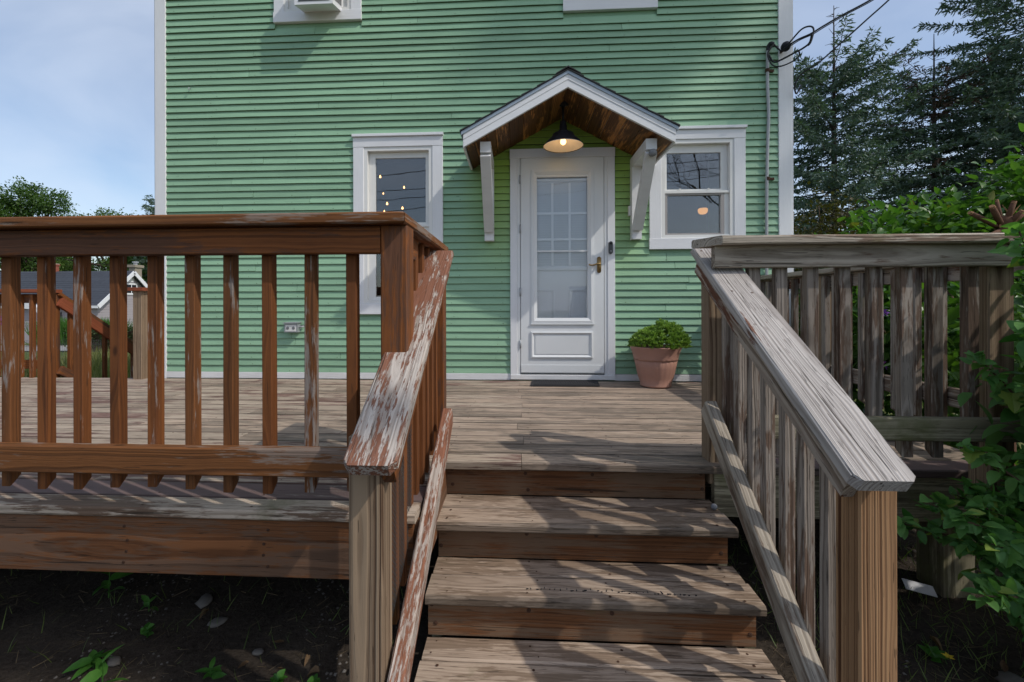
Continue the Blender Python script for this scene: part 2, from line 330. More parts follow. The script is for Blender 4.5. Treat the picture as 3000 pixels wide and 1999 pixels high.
def board_mesh(name, l, w, t, mat, ch=.004, seg=1, wob=0.0, sh0=0.0, sh1=0.0, shy0=0.0, shy1=0.0, endch=0.0):
    """length along X from 0..l, width along Y, thickness along Z (centred). sh*: end shear by z, shy*: by y"""
    hw, ht = w / 2, t / 2; c = min(ch, hw * .45, ht * .45)
    prof = [(-hw + c, -ht), (hw - c, -ht), (hw, -ht + c), (hw, ht - c), (hw - c, ht), (-hw + c, ht), (-hw, ht - c), (-hw, -ht + c)]
    v = []; f = []; xs = [l * i / seg for i in range(seg + 1)]
    ph = R.uniform(0, 50)
    if endch:  # chamfered corners at the far end (plan view)
        xs = [x for x in xs[:-1]] + [l - endch, l]
    n = len(xs)
    for i, x in enumerate(xs):
        k = x / l if l else 0
        dz = wob * math.sin(ph + x * 2.3) if wob else 0; dy = wob * .8 * math.sin(ph * 2 + x * 1.7) if wob else 0
        s = 1.0
        for (y, z) in prof:
            yy = y
            if endch and i == n - 1: yy = max(-hw + endch, min(hw - endch, y)) if abs(y) > hw - endch else y
            xo = x + (sh0 * z + shy0 * y) * (1 - k) + (sh1 * z + shy1 * y) * k
            v.append((xo, yy + dy, z + dz))
    for i in range(n - 1):
        a = i * 8; b = a + 8
        for j in range(8): f.append((a + j, a + (j + 1) % 8, b + (j + 1) % 8, b + j))
    f.append(tuple(reversed(range(8)))); f.append(tuple(range((n - 1) * 8, n * 8)))
    f = [tuple(reversed(q)) for q in f]
    # orient outward: profile is listed counter-clockwise seen from -X
    return mesh(name, v, [tuple(reversed(q)) for q in f], mat)
def board(name, p0, p1, w, t, upv, mat, parent=None, **k):
    m4, l = frame(p0, p1, upv)
    return obj(name, board_mesh(name, l, w, t, mat, **k), parent, m4)
def box(name, lo, hi, mat, parent=None, ch=.003, axis=0):
    """axis-aligned box with its grain along the given axis"""
    lo = Vector(lo); hi = Vector(hi); c = (lo + hi) / 2; d = hi - lo
    if axis == 0: return board(name, (lo.x, c.y, c.z), (hi.x, c.y, c.z), d.y, d.z, (0, 0, 1), mat, parent, ch=ch)
    if axis == 2: return board(name, (c.x, c.y, lo.z), (c.x, c.y, hi.z), d.x, d.y, (0, -1, 0), mat, parent, ch=ch)
    return board(name, (c.x, lo.y, c.z), (c.x, hi.y, c.z), d.x, d.z, (0, 0, 1), mat, parent, ch=ch)
class MB:
    def __init__(s): s.v = []; s.f = []
    def add(s, v, f):
        o = len(s.v); s.v += [tuple(p) for p in v]; s.f += [tuple(i + o for i in q) for q in f]
    def box(s, lo, hi):
        x0, y0, z0 = lo; x1, y1, z1 = hi
        s.add([(x0, y0, z0), (x1, y0, z0), (x1, y1, z0), (x0, y1, z0), (x0, y0, z1), (x1, y0, z1), (x1, y1, z1), (x0, y1, z1)],
              [(0, 3, 2, 1), (4, 5, 6, 7), (0, 1, 5, 4), (1, 2, 6, 5), (2, 3, 7, 6), (3, 0, 4, 7)])
    def bar(s, p0, p1, w, t, upv=(0, 0, 1)):
        m, l = frame(p0, p1, upv)
        b = MB(); b.box((0, -w / 2, -t / 2), (l, w / 2, t / 2)); s.add([m @ Vector(p) for p in b.v], b.f)
    def tube(s, pts, r, n=8, cap=True):
        pts = [Vector(p) for p in pts]; rr = r if isinstance(r, (list, tuple)) else [r] * len(pts)
        v = []; f = []; pr = None
        for i, p in enumerate(pts):
            d = (pts[min(i + 1, len(pts) - 1)] - pts[max(i - 1, 0)]).normalized()
            a = pr if pr is not None else (Vector((0, 0, 1)) if abs(d.z) < .9 else Vector((1, 0, 0)))
            a = (a - d * a.dot(d)).normalized(); pr = a; b = d.cross(a)
            for k in range(n):
                th = 2 * math.pi * k / n; v.append(p + (a * math.cos(th) + b * math.sin(th)) * rr[i])
        for i in range(len(pts) - 1):
            for k in range(n): f.append((i * n + k, i * n + (k + 1) % n, (i + 1) * n + (k + 1) % n, (i + 1) * n + k))
        if cap: f.append(tuple(reversed(range(n)))); f.append(tuple(range((len(pts) - 1) * n, len(pts) * n)))
        s.add(v, f)
    def lathe(s, prof, c=(0, 0, 0), n=32):
        v = []; f = []; c = Vector(c)
        for (r, z) in prof:
            for k in range(n):
                a = 2 * math.pi * k / n; v.append((c.x + r * math.cos(a), c.y + r * math.sin(a), c.z + z))
        for i in range(len(prof) - 1):
            for k in range(n): f.append((i * n + k, i * n + (k + 1) % n, (i + 1) * n + (k + 1) % n, (i + 1) * n + k))
        s.add(v, f)
    def prism(s, poly, y0, y1):
        """polygon in XZ extruded along Y"""
        n = len(poly); s.add([(x, y0, z) for x, z in poly] + [(x, y1, z) for x, z in poly],
              [tuple(range(n)), tuple(reversed(range(n, 2 * n)))] + [(i, i + n, (i + 1) % n + n, (i + 1) % n) for i in range(n)])
    def build(s, name, mat, parent=None, smooth=False, origin=None, **p):
        o = Vector(origin) if origin is not None else (PW[parent.name].translation.copy() if parent else Vector((0, 0, 0)))
        return obj(name, mesh(name, [Vector(q) - o for q in s.v], s.f, mat, smooth), parent, Matrix.Translation(o), **p)
def copy_tree(o, parent=None, m4=None):
    c = o.copy(); COL.objects.link(c)
    if parent: c.parent = parent
    if m4 is not None: c.matrix_basis = m4
    PW[c.name] = (PW[parent.name] if parent else Matrix.Identity(4)) @ c.matrix_basis
    for ch in list(o.children): copy_tree(ch, c)
    return c
def pathpts(pts, n):
    """Catmull-Rom resample"""
    P = [Vector(p) for p in pts]; out = []
    for i in range(len(P) - 1):
        a, b, c, d = P[max(i - 1, 0)], P[i], P[i + 1], P[min(i + 2, len(P) - 1)]
        for k in range(n):
            t = k / n
            out.append(.5 * ((2 * b) + (c - a) * t + (2 * a - 5 * b + 4 * c - d) * t * t + (3 * b - a - 3 * c + d) * t ** 3))
    out.append(P[-1]); return out

# leaf shapes: x = along the leaf, y = across, z = lift; unit length
def leaf_ovate(fold=.18, curl=.18, w=.30):
    xs = [0, .12, .38, .68, .9, 1.0]; ws = [0, .72, 1.0, .72, .28, 0]
    v = [(0, 0, 0)]; f = []
    for x, q in zip(xs[1:-1], ws[1:-1]):
        z = -curl * x * x; v += [(x, -w * q, z + fold * w * q * 2), (x, 0, z), (x, w * q, z + fold * w * q * 2)]
    v.append((1, 0, -curl)); e = len(v) - 1
    f += [(0, 2, 1), (0, 3, 2)]
    for i in range(3):
        a = 1 + 3 * i; b = a + 3
        f += [(a, a + 1, b + 1, b), (a + 1, a + 2, b + 2, b + 1)]
    a = 10; f += [(a, a + 1, e), (a + 1, a + 2, e)]
    return np.array(v, float), f
def leaf_lobed(curl=.22):
    out = [(0, 0), (.02, .16), (-.04, .34), (.16, .36), (.26, .48), (.40, .40), (.44, .27), (.60, .30), (.66, .20), (.80, .17), (1.0, 0)]
    v = [(x, y, -curl * x * x + .25 * abs(y)) for x, y in out]
    n = len(v); v += [(x, -y, -curl * x * x + .25 * abs(y)) for x, y in out[1:-1]]
    m = len(v); v.append((.34, 0, -curl * .12)); f = []
    for i in range(n - 1): f.append((i, i + 1, m))
    rev = [0] + list(range(n, n + n - 2)) + [n - 1]
    for i in range(len(rev) - 1): f.append((rev[i + 1], rev[i], m))
    return np.array(v, float), f
LEAF_QUAD = (np.array([(0, 0, 0), (.45, -.26, .05), (1, 0, -.05), (.45, .26, .05)], float), [(0, 1, 2, 3)])
LEAF_FOLD = (np.array([(0, 0, 0), (.45, -.28, .10), (1, 0, -.12), (.45, .28, .10), (.45, 0, 0)], float), [(0, 1, 4), (1, 2, 4), (2, 3, 4), (3, 0, 4)])
LEAF_NEEDLE = (np.array([(0, -.08, 0), (.6, -.12, 0), (1, 0, 0), (.6, .12, 0), (0, .08, 0)], float), [(0, 1, 2, 3, 4)])
BLADE = (np.array([(0, -.02, 0), (0, .02, 0), (.5, .016, .05), (.5, -.016, .05), (1, 0, .22)], float), [(0, 1, 2, 3), (3, 2, 4)])
def rots(d, roll=None, rng=NR):
    """(N,3) directions -> (N,3,3) matrices whose X axis is d, random roll about it (Z axis kept upward-ish)"""
    d = d / np.maximum(np.linalg.norm(d, axis=1, keepdims=True), 1e-9); n = len(d)
    upv = np.tile(np.array([0, 0, 1.0]), (n, 1)); upv[np.abs(d[:, 2]) > .95] = (1, 0, 0)
    y = np.cross(upv, d); y /= np.linalg.norm(y, axis=1, keepdims=True); z = np.cross(d, y)
    a = rng.normal(0, .5, n) if roll is None else rng.uniform(-roll, roll, n)
    c, s = np.cos(a)[:, None], np.sin(a)[:, None]
    y2 = y * c + z * s; z2 = z * c - y * s
    return np.stack([d, y2, z2], axis=2)
def cloud(name, leaf, pos, rot, size, mat, parent=None, origin=None, **p):
    bv, bf = leaf; n = len(pos); k = len(bv)
    size = np.broadcast_to(np.asarray(size, float), (n,))
    v = np.einsum('nij,kj->nki', rot, bv) * size[:, None, None] + pos[:, None, :]
    o = np.array(origin if origin is not None else (PW[parent.name].translation if parent else (0, 0, 0)), float)
    v = (v - o).reshape(-1, 3)
    ls = np.array([len(q) for q in bf]); flat = np.concatenate([np.array(q) for q in bf])
    loops = (flat[None, :] + (np.arange(n) * k)[:, None]).ravel()
    tot = np.tile(ls, n); start = np.concatenate([[0], np.cumsum(tot)[:-1]])
    me = bpy.data.meshes.new(name); me.vertices.add(len(v)); me.vertices.foreach_set('co', v.astype(np.float32).ravel())
    me.loops.add(len(loops)); me.loops.foreach_set('vertex_index', loops.astype(np.int32))
    me.polygons.add(len(tot)); me.polygons.foreach_set('loop_start', start.astype(np.int32)); me.polygons.foreach_set('loop_total', tot.astype(np.int32))
    me.materials.append(mat); me.update(calc_edges=True); me.validate()
    return obj(name, me, parent, Matrix.Translation(o), **p)

# ================================================================== ground
def gz(x, y):
    d = math.hypot(x, y)
    z = -.62 - .026 * max(0, d - 7)
    if d < 14: z += .025 * math.sin(x * 2.1 + 1) * math.sin(y * 1.7) + .012 * math.sin(x * 6.3 + y * 3.1)
    if d > 60: z = -.62 - .026 * 53
    return z
def ground():
    xs = [-600, -300, -150, -80, -50] + list(np.arange(-40, -8, 2.0)) + list(np.arange(-8, 8.01, .25)) + list(np.arange(10, 40, 2.0)) + [50, 80, 150, 300, 600]
    ys = [-200, -60, -20, -8] + list(np.arange(-4, 9.01, .25)) + list(np.arange(10, 50, 2.0)) + [60, 80, 120, 200, 400, 800]
    v = [(x, y, gz(x, y)) for y in ys for x in xs]; nx = len(xs)
    f = [(j * nx + i, j * nx + i + 1, (j + 1) * nx + i + 1, (j + 1) * nx + i) for j in range(len(ys) - 1) for i in range(nx - 1)]
    t = NT('earth and lawn'); P = t.coord(False)
    a = t.noise(P, 3.0, 8, .65); b = t.noise(P, 45, 6, .7); c = t.noise(P, .35, 4, .5)
    dirt = t.mix(t.mapr(b, .3, .75), (.022, .017, .013), (.066, .052, .041))
    dirt = t.mix(t.mapr(a, .45, .70, 0, .6), dirt, (.085, .068, .052))
    grass = t.mix(t.mapr(a, .3, .7), (.045, .080, .020), (.13, .155, .045)); grass = t.mix(t.mapr(c, .4, .65), grass, (.17, .17, .07))
    sp = t.n('ShaderNodeSeparateXYZ'); t.put(sp.inputs[0], P)
    # grass away from the dirt strip under and in front of the deck
    dx = t.math('ADD', t.math('ABSOLUTE', t.math('ADD', sp.outputs[0], .9)), 0); gm1 = t.mapr(dx, 4.1, 5.0); gm2 = t.mapr(sp.outputs[1], 4.6, 5.4)
    gm = t.math('MAXIMUM', gm1, gm2); gm = t.math('MULTIPLY', gm, t.mapr(t.math('ADD', a, gm), .5, .8))
    t.bsdf(t.mix(gm, dirt, grass), .95, .1, normal=t.bump(t.math('ADD', b, t.math('MULTIPLY', a, 1.5)), .7, .03))
    return obj('ground', mesh('ground', v, f, t.m, True), kind='structure')
ground()
# road beyond the lawn on the left, seen through the railing
rv = []; RN = 30
for i in range(RN + 1):
    x = -60 + 55 * i / RN; y0 = 17.5 - .18 * (x + 20); y1 = y0 + 3.6
    rv += [(x, y0, gz(x, y0) + .03), (x, y1, gz(x, y1) + .03)]
obj('road', mesh('road', rv, [(2 * i, 2 * i + 2, 2 * i + 3, 2 * i + 1) for i in range(RN)], plain('pale asphalt', (.30, .285, .27), .9, 0, 3, .2, .1)), kind='structure')

# ================================================================== house
W = 4.38
HX0, HX1 = -3.64, 2.525
house = thing('house', (-.55, W, -.62), 'two storey mint green clapboard house with white trim and a gabled hood over its door', 'house')
OPEN = {'w1': (-1.508, -.833, .74, 2.263), 'w2': (1.337, 2.002, 1.347, 2.269), 'door': (-.016, .836, .0, 2.160), 'w3': (-2.301, -1.634, 3.615, 5.0), 'w4': (.53, 1.205, 3.62, 5.0)}
CASE = {'w1': (-1.612, -.731, .636, 2.388), 'w2': (1.229, 2.106, 1.242, 2.386), 'door': (-.082, .906, -.05, 2.213), 'w3': (-2.406, -1.529, 3.512, 5.12), 'w4': (.429, 1.306, 3.512, 5.12)}
def holes(x0, x1, z0, z1, rects):
    xs = sorted({x0, x1, *[q for r in rects for q in r[:2]]}); zs = sorted({z0, z1, *[q for r in rects for q in r[2:] if z0 < q < z1]})
    for i in range(len(xs) - 1):
        for j in range(len(zs) - 1):
            cx, cz = (xs[i] + xs[i + 1]) / 2, (zs[j] + zs[j + 1]) / 2
            if not any(r[0] < cx < r[1] and r[2] < cz < r[3] for r in rects): yield xs[i], xs[i + 1], zs[j], zs[j + 1]
b = MB()
for x0, x1, z0, z1 in holes(HX0 + .05, HX1 - .05, -.10, 5.7, list(OPEN.values())): b.box((x0, W + .012, z0), (x1, W + .10, z1))
b.build('wall', M['green'], house)
b = MB(); b.box((HX0 + .06, W + .02, -1.0), (HX1 - .06, W + .25, -.10)); b.build('foundation', M['concrete'], house)
def side_wall(x, sgn):
    b = MB(); z = -.1
    while z < 5.7:
        pts = [(x + sgn * .012, z), (x, z), (x + sgn * .003, z + .08), (x + sgn * .003, z + .066)]
        b.add([(x + sgn * .012, W + .03, z), (x + sgn * .012, W + 7, z), (x + sgn * .002, W + 7, z + .07), (x + sgn * .002, W + .03, z + .07)], [(0, 1, 2, 3)] if sgn > 0 else [(3, 2, 1, 0)])
        b.add([(x + sgn * .012, W + .03, z), (x + sgn * .012, W + 7, z), (x, W + 7, z), (x, W + .03, z)], [(0, 1, 2, 3)])
        z += .0665
    b.box((min(x, x - sgn * .08), W + .1, -.1), (max(x, x - sgn * .08), W + 7, 5.7))
    o = b.build('side_siding', M['green'], house); o['kind'] = 'stuff'
side_wall(HX0 + .02, -1); side_wall(HX1 - .02, 1)
b = MB(); b.prism([(HX0 - .35, 5.66), (HX1 + .35, 5.66), ((HX0 + HX1) / 2, 8.2)], W - .35, W + 7.3); b.build('roof', M['shingle'], house)
# clapboards, course by course, cut round the casings and butt-jointed
EXP = .0665
def clap(x0, x1, z, zt=None):
    zt = zt or z + EXP + .011
    n = max(1, int((x1 - x0) / .22)); v = []
    ph = R.uniform(0, 99); tilt = R.uniform(-.0012, .0012)
    for i in range(n + 1):
        x = x0 + (x1 - x0) * i / n
        w = .0011 * math.sin(ph + x * 2.1) + .0007 * math.sin(ph * 3 + x * 7.7) + R.uniform(-.0005, .0005); dy = .0008 * math.sin(ph * 2 + x * 3.3)
        if R.random() < .006: w += R.choice((.004, -.0035))
        v += [(x, W - .0140 + tilt + dy, z + w), (x, W - .0155 + tilt + dy, z + w + .003), (x, W + .0035, zt), (x, W + .010, zt), (x, W + .010, z + w)]
    f = []
    for i in range(n):
        a = i * 5; c = a + 5
        for j in range(5): f.append((a + j, c + j, c + (j + 1) % 5, a + (j + 1) % 5))
    f += [(0, 1, 2, 3, 4), tuple(reversed(range(n * 5, n * 5 + 5)))]
    o = Vector((x0, W, z))
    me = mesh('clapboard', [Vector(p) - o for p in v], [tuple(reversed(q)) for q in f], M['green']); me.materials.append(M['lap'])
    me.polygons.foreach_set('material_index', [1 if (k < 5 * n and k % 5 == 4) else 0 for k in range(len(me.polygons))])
    obj('clapboard', me, house, Matrix.Translation(o))
z = .066; ci = 0
FIXJ = {0: -1.69, 1: .62}
while z < 4.02:
    segs = [(HX0 + .112, HX1 - .117)]
    for r in CASE.values():
        if r[2] + .004 < z + EXP and r[3] > z + .012:
            out = []
            for a, c in segs:
                if r[0] > a and r[1] < c: out += [(a, r[0]), (r[1], c)]
                else: out.append((a, c))
            segs = out
    for a, c in segs:
        if c - a > 1.5 and R.random() < .55:
            j = R.uniform(a + .35, c - .35)
            if z > 2.7 and R.random() < .6: j = {0: -.98, 1: .86, 2: -2.0}[ci % 3]
            j = min(max(j, a + .2), c - .2)
            clap(a, j - .0016, z); clap(j + .0016, c, z + R.uniform(-.0025, .0025))
        else: clap(a, c, z)
    z += EXP; ci += 1
b = MB()
for ci in range(60):   # rusting nail heads near the lap of each course
    zz = .066 + EXP * ci + .014
    for k in range(15):
        x = HX0 + .2 + .405 * k + R.uniform(-.05, .05)
        if x > HX1 - .15 or R.random() < .25 or any(r[0] - .02 < x < r[1] + .02 and r[2] - .05 < zz < r[3] + .02 for r in CASE.values()): continue
        r_ = R.uniform(.0022, .0038); b.add([(x + r_ * math.cos(a), W - .0142, zz + r_ * math.sin(a)) for a in (0, 1.05, 2.09, 3.14, 4.19, 5.24)] + [(x, W - .0152, zz)], [((k_ + 1) % 6, k_, 6) for k_ in range(6)])
b.build('nail_head', M['rust'], house)['kind'] = 'stuff'
wv = M['white']
box('corner_board', (HX0, W - .020, -.10), (HX0 + .112, W + .02, 5.66), wv, house, axis=2)
box('corner_board', (HX1 - .117, W - .020, -.10), (HX1, W + .02, 5.66), wv, house, axis=2)
box('corner_board', (HX0 - .014, W - .010, -.10), (HX0 - .001, W + .10, 5.66), wv, house, axis=2)
box('corner_board', (HX1 + .001, W - .010, -.10), (HX1 + .020, W + .11, 5.66), wv, house, axis=2)
box('base_board', (HX0 + .112, W - .018, .004), (-.083, W + .010, .0655), M['white_old'], house)
box('base_board', (.907, W - .018, .002), (HX1 - .117, W + .010, .0635), M['white_old'], house)

def window(key, meet, g_up, g_lo, screen=False, sill_h=None, upper_only=False):
    x0, x1, z0, z1 = OPEN[key]; cx0, cx1, cz0, cz1 = CASE[key]
    yo = W - .028
    fr = MB()   # jamb lining set back in the wall
    for lo, hi in (((x0, W - .02, z0), (x0 + .035, W + .10, z1)), ((x1 - .035, W - .02, z0), (x1, W + .10, z1)), ((x0 + .035, W - .02, z1 - .035), (x1 - .035, W + .10, z1)), ((x0 + .035, W - .018, z0), (x1 - .035, W + .10, z0 + .03))): fr.box(lo, hi)
    win = fr.build('window', M['vinyl'], house, origin=((x0 + x1) / 2, W, z0))
    box('casing', (cx0, yo, z0), (x0, W + .01, z1), wv, win, axis=2); box('casing', (x1, yo, z0), (cx1, W + .01, z1), wv, win, axis=2)
    box('sill_board', (cx0 - .003, yo - .004, cz0), (cx1 + .002, W + .01, z0 - .001), wv, win)
    if cz1 < 4:
        box('head_casing', (cx0, yo - .002, z1 + .001), (cx1, W + .01, cz1 - .028), wv, win)
        box('crown', (cx0 - .006, yo - .022, cz1 - .027), (cx1 + .006, W + .005, cz1), wv, win)
    def sash(gx0, gx1, gz0, gz1, fx0, fx1, fz0, fz1, y, mat, name='sash'):
        s = MB()
        for lo, hi in (((fx0, y, fz0), (gx0, y + .03, fz1)), ((gx1, y, fz0), (fx1, y + .03, fz1)), ((gx0, y + .001, gz1), (gx1, y + .03, fz1)), ((gx0, y + .001, fz0), (gx1, y + .03, gz0))): s.box(lo, hi)
        s.build(name, mat, win)
        p = MB(); p.box((gx0 - .004, y + .014, gz0 - .004), (gx1 + .004, y + .018, gz1 + .004)); p.build('pane', M['glass'], win)
    sash(*g_up, x0 + .036, x1 - .036, meet, z1 - .036, W + .030, M['vinyl'])
    if not upper_only:
        sash(*g_lo, x0 + .030, x1 - .030, z0 + .031, meet + .012, W + .004, M['vinyl'])
        m_ = MB(); m_.box((x0 + .025, W - .012, meet - .006), (x1 - .025, W + .003, meet + .016)); m_.build('meeting_rail', M['vinyl'], win)
        if screen:
            s = MB(); gx0, gx1, gz0, gz1 = g_lo
            for lo, hi in (((gx0 - .03, W - .004, gz0 - .03), (gx0, W + .0035, gz1 + .03)), ((gx1, W - .004, gz0 - .03), (gx1 + .03, W + .0035, gz1 + .03)), ((gx0, W - .003, gz1), (gx1, W + .0035, gz1 + .03)), ((gx0, W - .003, gz0 - .03), (gx1, W + .0035, gz0))): s.box(lo, hi)
            s.build('screen_frame', M['screen'], win)
            for lx in (gx0 + .10, gx1 - .13):
                q = MB(); q.box((lx, W - .004, meet + .016), (lx + .035, W + .02, meet + .030)); q.box((lx + .010, W - .008, meet + .028), (lx + .025, W + .012, meet + .038)); q.build('sash_lock', M['vinyl'], win)
    # dim room behind the glass
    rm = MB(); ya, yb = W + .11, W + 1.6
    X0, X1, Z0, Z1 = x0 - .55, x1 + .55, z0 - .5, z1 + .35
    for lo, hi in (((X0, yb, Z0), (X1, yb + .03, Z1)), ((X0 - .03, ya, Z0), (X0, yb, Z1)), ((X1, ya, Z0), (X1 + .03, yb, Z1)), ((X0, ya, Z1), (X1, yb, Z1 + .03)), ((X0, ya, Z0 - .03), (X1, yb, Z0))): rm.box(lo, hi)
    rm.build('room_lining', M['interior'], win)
    return win
window('w1', 1.492, (-1.408, -.908, 1.535, 2.171), (-1.400, -.906, .807, 1.46))
window('w2', 1.775, (1.404, 1.904, 1.815, 2.160), (1.399, 1.891, 1.394, 1.752), screen=True)
window('w3', 4.35, (-2.20, -1.735, 4.40, 4.9), (-2.20, -1.735, 3.70, 4.32))
window('w4', 4.35, (.63, 1.105, 4.40, 4.9), (.63, 1.105, 3.70, 4.32))

# ---- door: white storm door in front of a panelled inner door with a blind
fr = MB()
for lo, hi in (((-.016, W - .024, .058), (.012, W + .10, 2.127)), ((.808, W - .024, .058), (.836, W + .10, 2.127)), ((-.016, W - .023, 2.127), (.836, W + .10, 2.155))): fr.box(lo, hi)
dfr = fr.build('door_frame', M['door'], house, origin=(.41, W, 0))
box('casing', (-.082, W - .032, .012), (-.0165, W + .01, 2.123), wv, dfr, axis=2); box('casing', (.8365, W - .032, .012), (.906, W + .01, 2.123), wv, dfr, axis=2)
box('head_casing', (-.084, W - .034, 2.124), (.908, W + .01, 2.211), wv, dfr)
box('threshold', (-.080, W - .038, .012), (.904, W + .12, .0575), M['white_old'], dfr)
for zz in (.35, .85, 1.45, 1.92):
    q = MB(); q.tube([(.014, W - .034, zz - .04), (.014, W - .034, zz + .04)], .007, 8); q.build('hinge', M['grey_metal'], dfr, True)
d = MB(); X0, X1, Z0, Z1 = .018, .803, .078, 2.122; gx0, gx1, gz0, gz1 = .174, .650, .566, 1.938
for lo, hi in (((X0, W - .026, Z0), (gx0, W + .012, Z1)), ((gx1, W - .026, Z0), (X1, W + .012, Z1)), ((gx0, W - .0262, gz1), (gx1, W + .012, Z1)), ((gx0, W - .0262, Z0), (gx1, W + .012, gz0))): d.box(lo, hi)
door = d.build('storm_door', M['door'], house, origin=(.018, W, .078))
def mould(name, x0, x1, z0, z1, w, y0, y1, mat, par, bottom=True):
    m_ = MB()   # mitred picture-frame moulding
    o = [(x0, z0), (x1, z0), (x1, z1), (x0, z1)]; i = [(x0 + w, z0 + w), (x1 - w, z0 + w), (x1 - w, z1 - w), (x0 + w, z1 - w)]
    h = [(x0 + w * .45, z0 + w * .45), (x1 - w * .45, z0 + w * .45), (x1 - w * .45, z1 - w * .45), (x0 + w * .45, z1 - w * .45)]
    v = [(x, y1, z) for x, z in o] + [(x, y0, z) for x, z in o] + [(x, y0 - .004, z) for x, z in h] + [(x, y1, z) for x, z in i]
    f = []
    for k in range(4):
        n = (k + 1) % 4
        f += [(k, n, 4 + n, 4 + k), (4 + k, 4 + n, 8 + n, 8 + k), (8 + k, 8 + n, 12 + n, 12 + k)]
    m_.add(v, f); return m_.build(name, mat, par)
mould('glass_trim', .118, .706, .545, 2.012, .054, W - .036, W - .026, M['door'], door)
mould('panel_trim', .112, .698, .216, .470, .030, W - .038, W - .026, M['door'], door)
q = MB(); q.box((.155, W - .031, .256), (.655, W - .0265, .430)); q.build('raised_panel', M['door'], door)
q = MB(); q.box((.112, W - .042, .536), (.712, W - .0265, .548)); q.build('drip_cap', M['door'], door)
q = MB(); q.box((X0 + .002, W - .032, .080), (X1 - .002, W - .0265, .150)); q.build('kick_plate', M['door'], door)
q = MB(); q.box((gx0 - .006, W - .004, gz0 - .006), (gx1 + .006, W, gz1 + .006)); q.build('pane', M['door_glass'], door)
q = MB(); q.box((gx0, W - .012, 1.228), (gx1, W - .006, 1.244)); q.build('glass_rail', M['door'], door)
q = MB(); q.tube([(.757, W - .030, .958 + .145), (.757, W - .030, 1.145 + .040)], .001, 4)
h = MB(); pl = []
for k in range(9): a = math.pi * k / 8; pl.append((.757 + .019 * math.cos(a), 1.158 + .019 * math.sin(a)))
for k in range(9): a = math.pi + math.pi * k / 8; pl.append((.757 + .019 * math.cos(a), 1.042 + .019 * math.sin(a)))
h.prism(pl, W - .034, W - .0265)
h.tube([(.757, W - .03, 1.106), (.757, W - .075, 1.106)], .0095, 10)
h.tube(pathpts([(.757, W - .070, 1.106), (.730, W - .074, 1.105), (.700, W - .074, 1.096), (.672, W - .074, 1.094), (.655, W - .074, 1.102)], 4), [.008] * 9 + [.0075] * 8, 8)
h.build('handle', M['brass'], door, True)
# inner door
idr = MB(); yi = W + .034
idr.box((-.02, yi, .06), (.84, yi + .04, 2.13)); inner = idr.build('inner_door', M['door2'], house, origin=(.41, yi, .06))
mould('lite_trim', .10, .72, 1.055, 1.935, .045, yi - .022, yi - .0005, M['door2'], inner)
bl = MB(); zz = 1.10
while zz < 1.880:
    bl.add([(.145, yi - .006, zz), (.675, yi - .006, zz), (.675, yi - .014, zz + .021), (.145, yi - .014, zz + .021)], [(0, 1, 2, 3)]); zz += .0235
bl.build('blind', M['blind'], inner, kind='stuff')
mu = MB()
for x in (.322, .486): mu.box((x - .011, yi - .0225, 1.10), (x + .011, yi - .015, 1.89))
for zz in (1.350, 1.600): mu.box((.145, yi - .0235, zz - .011), (.675, yi - .0155, zz + .011))
mu.build('muntin', M['door2'], inner)
for a, c in ((.15, .345), (.475, .67)): mould('door_panel', a, c, .22, .875, .03, yi - .006, yi - .0005, M['door2'], inner)

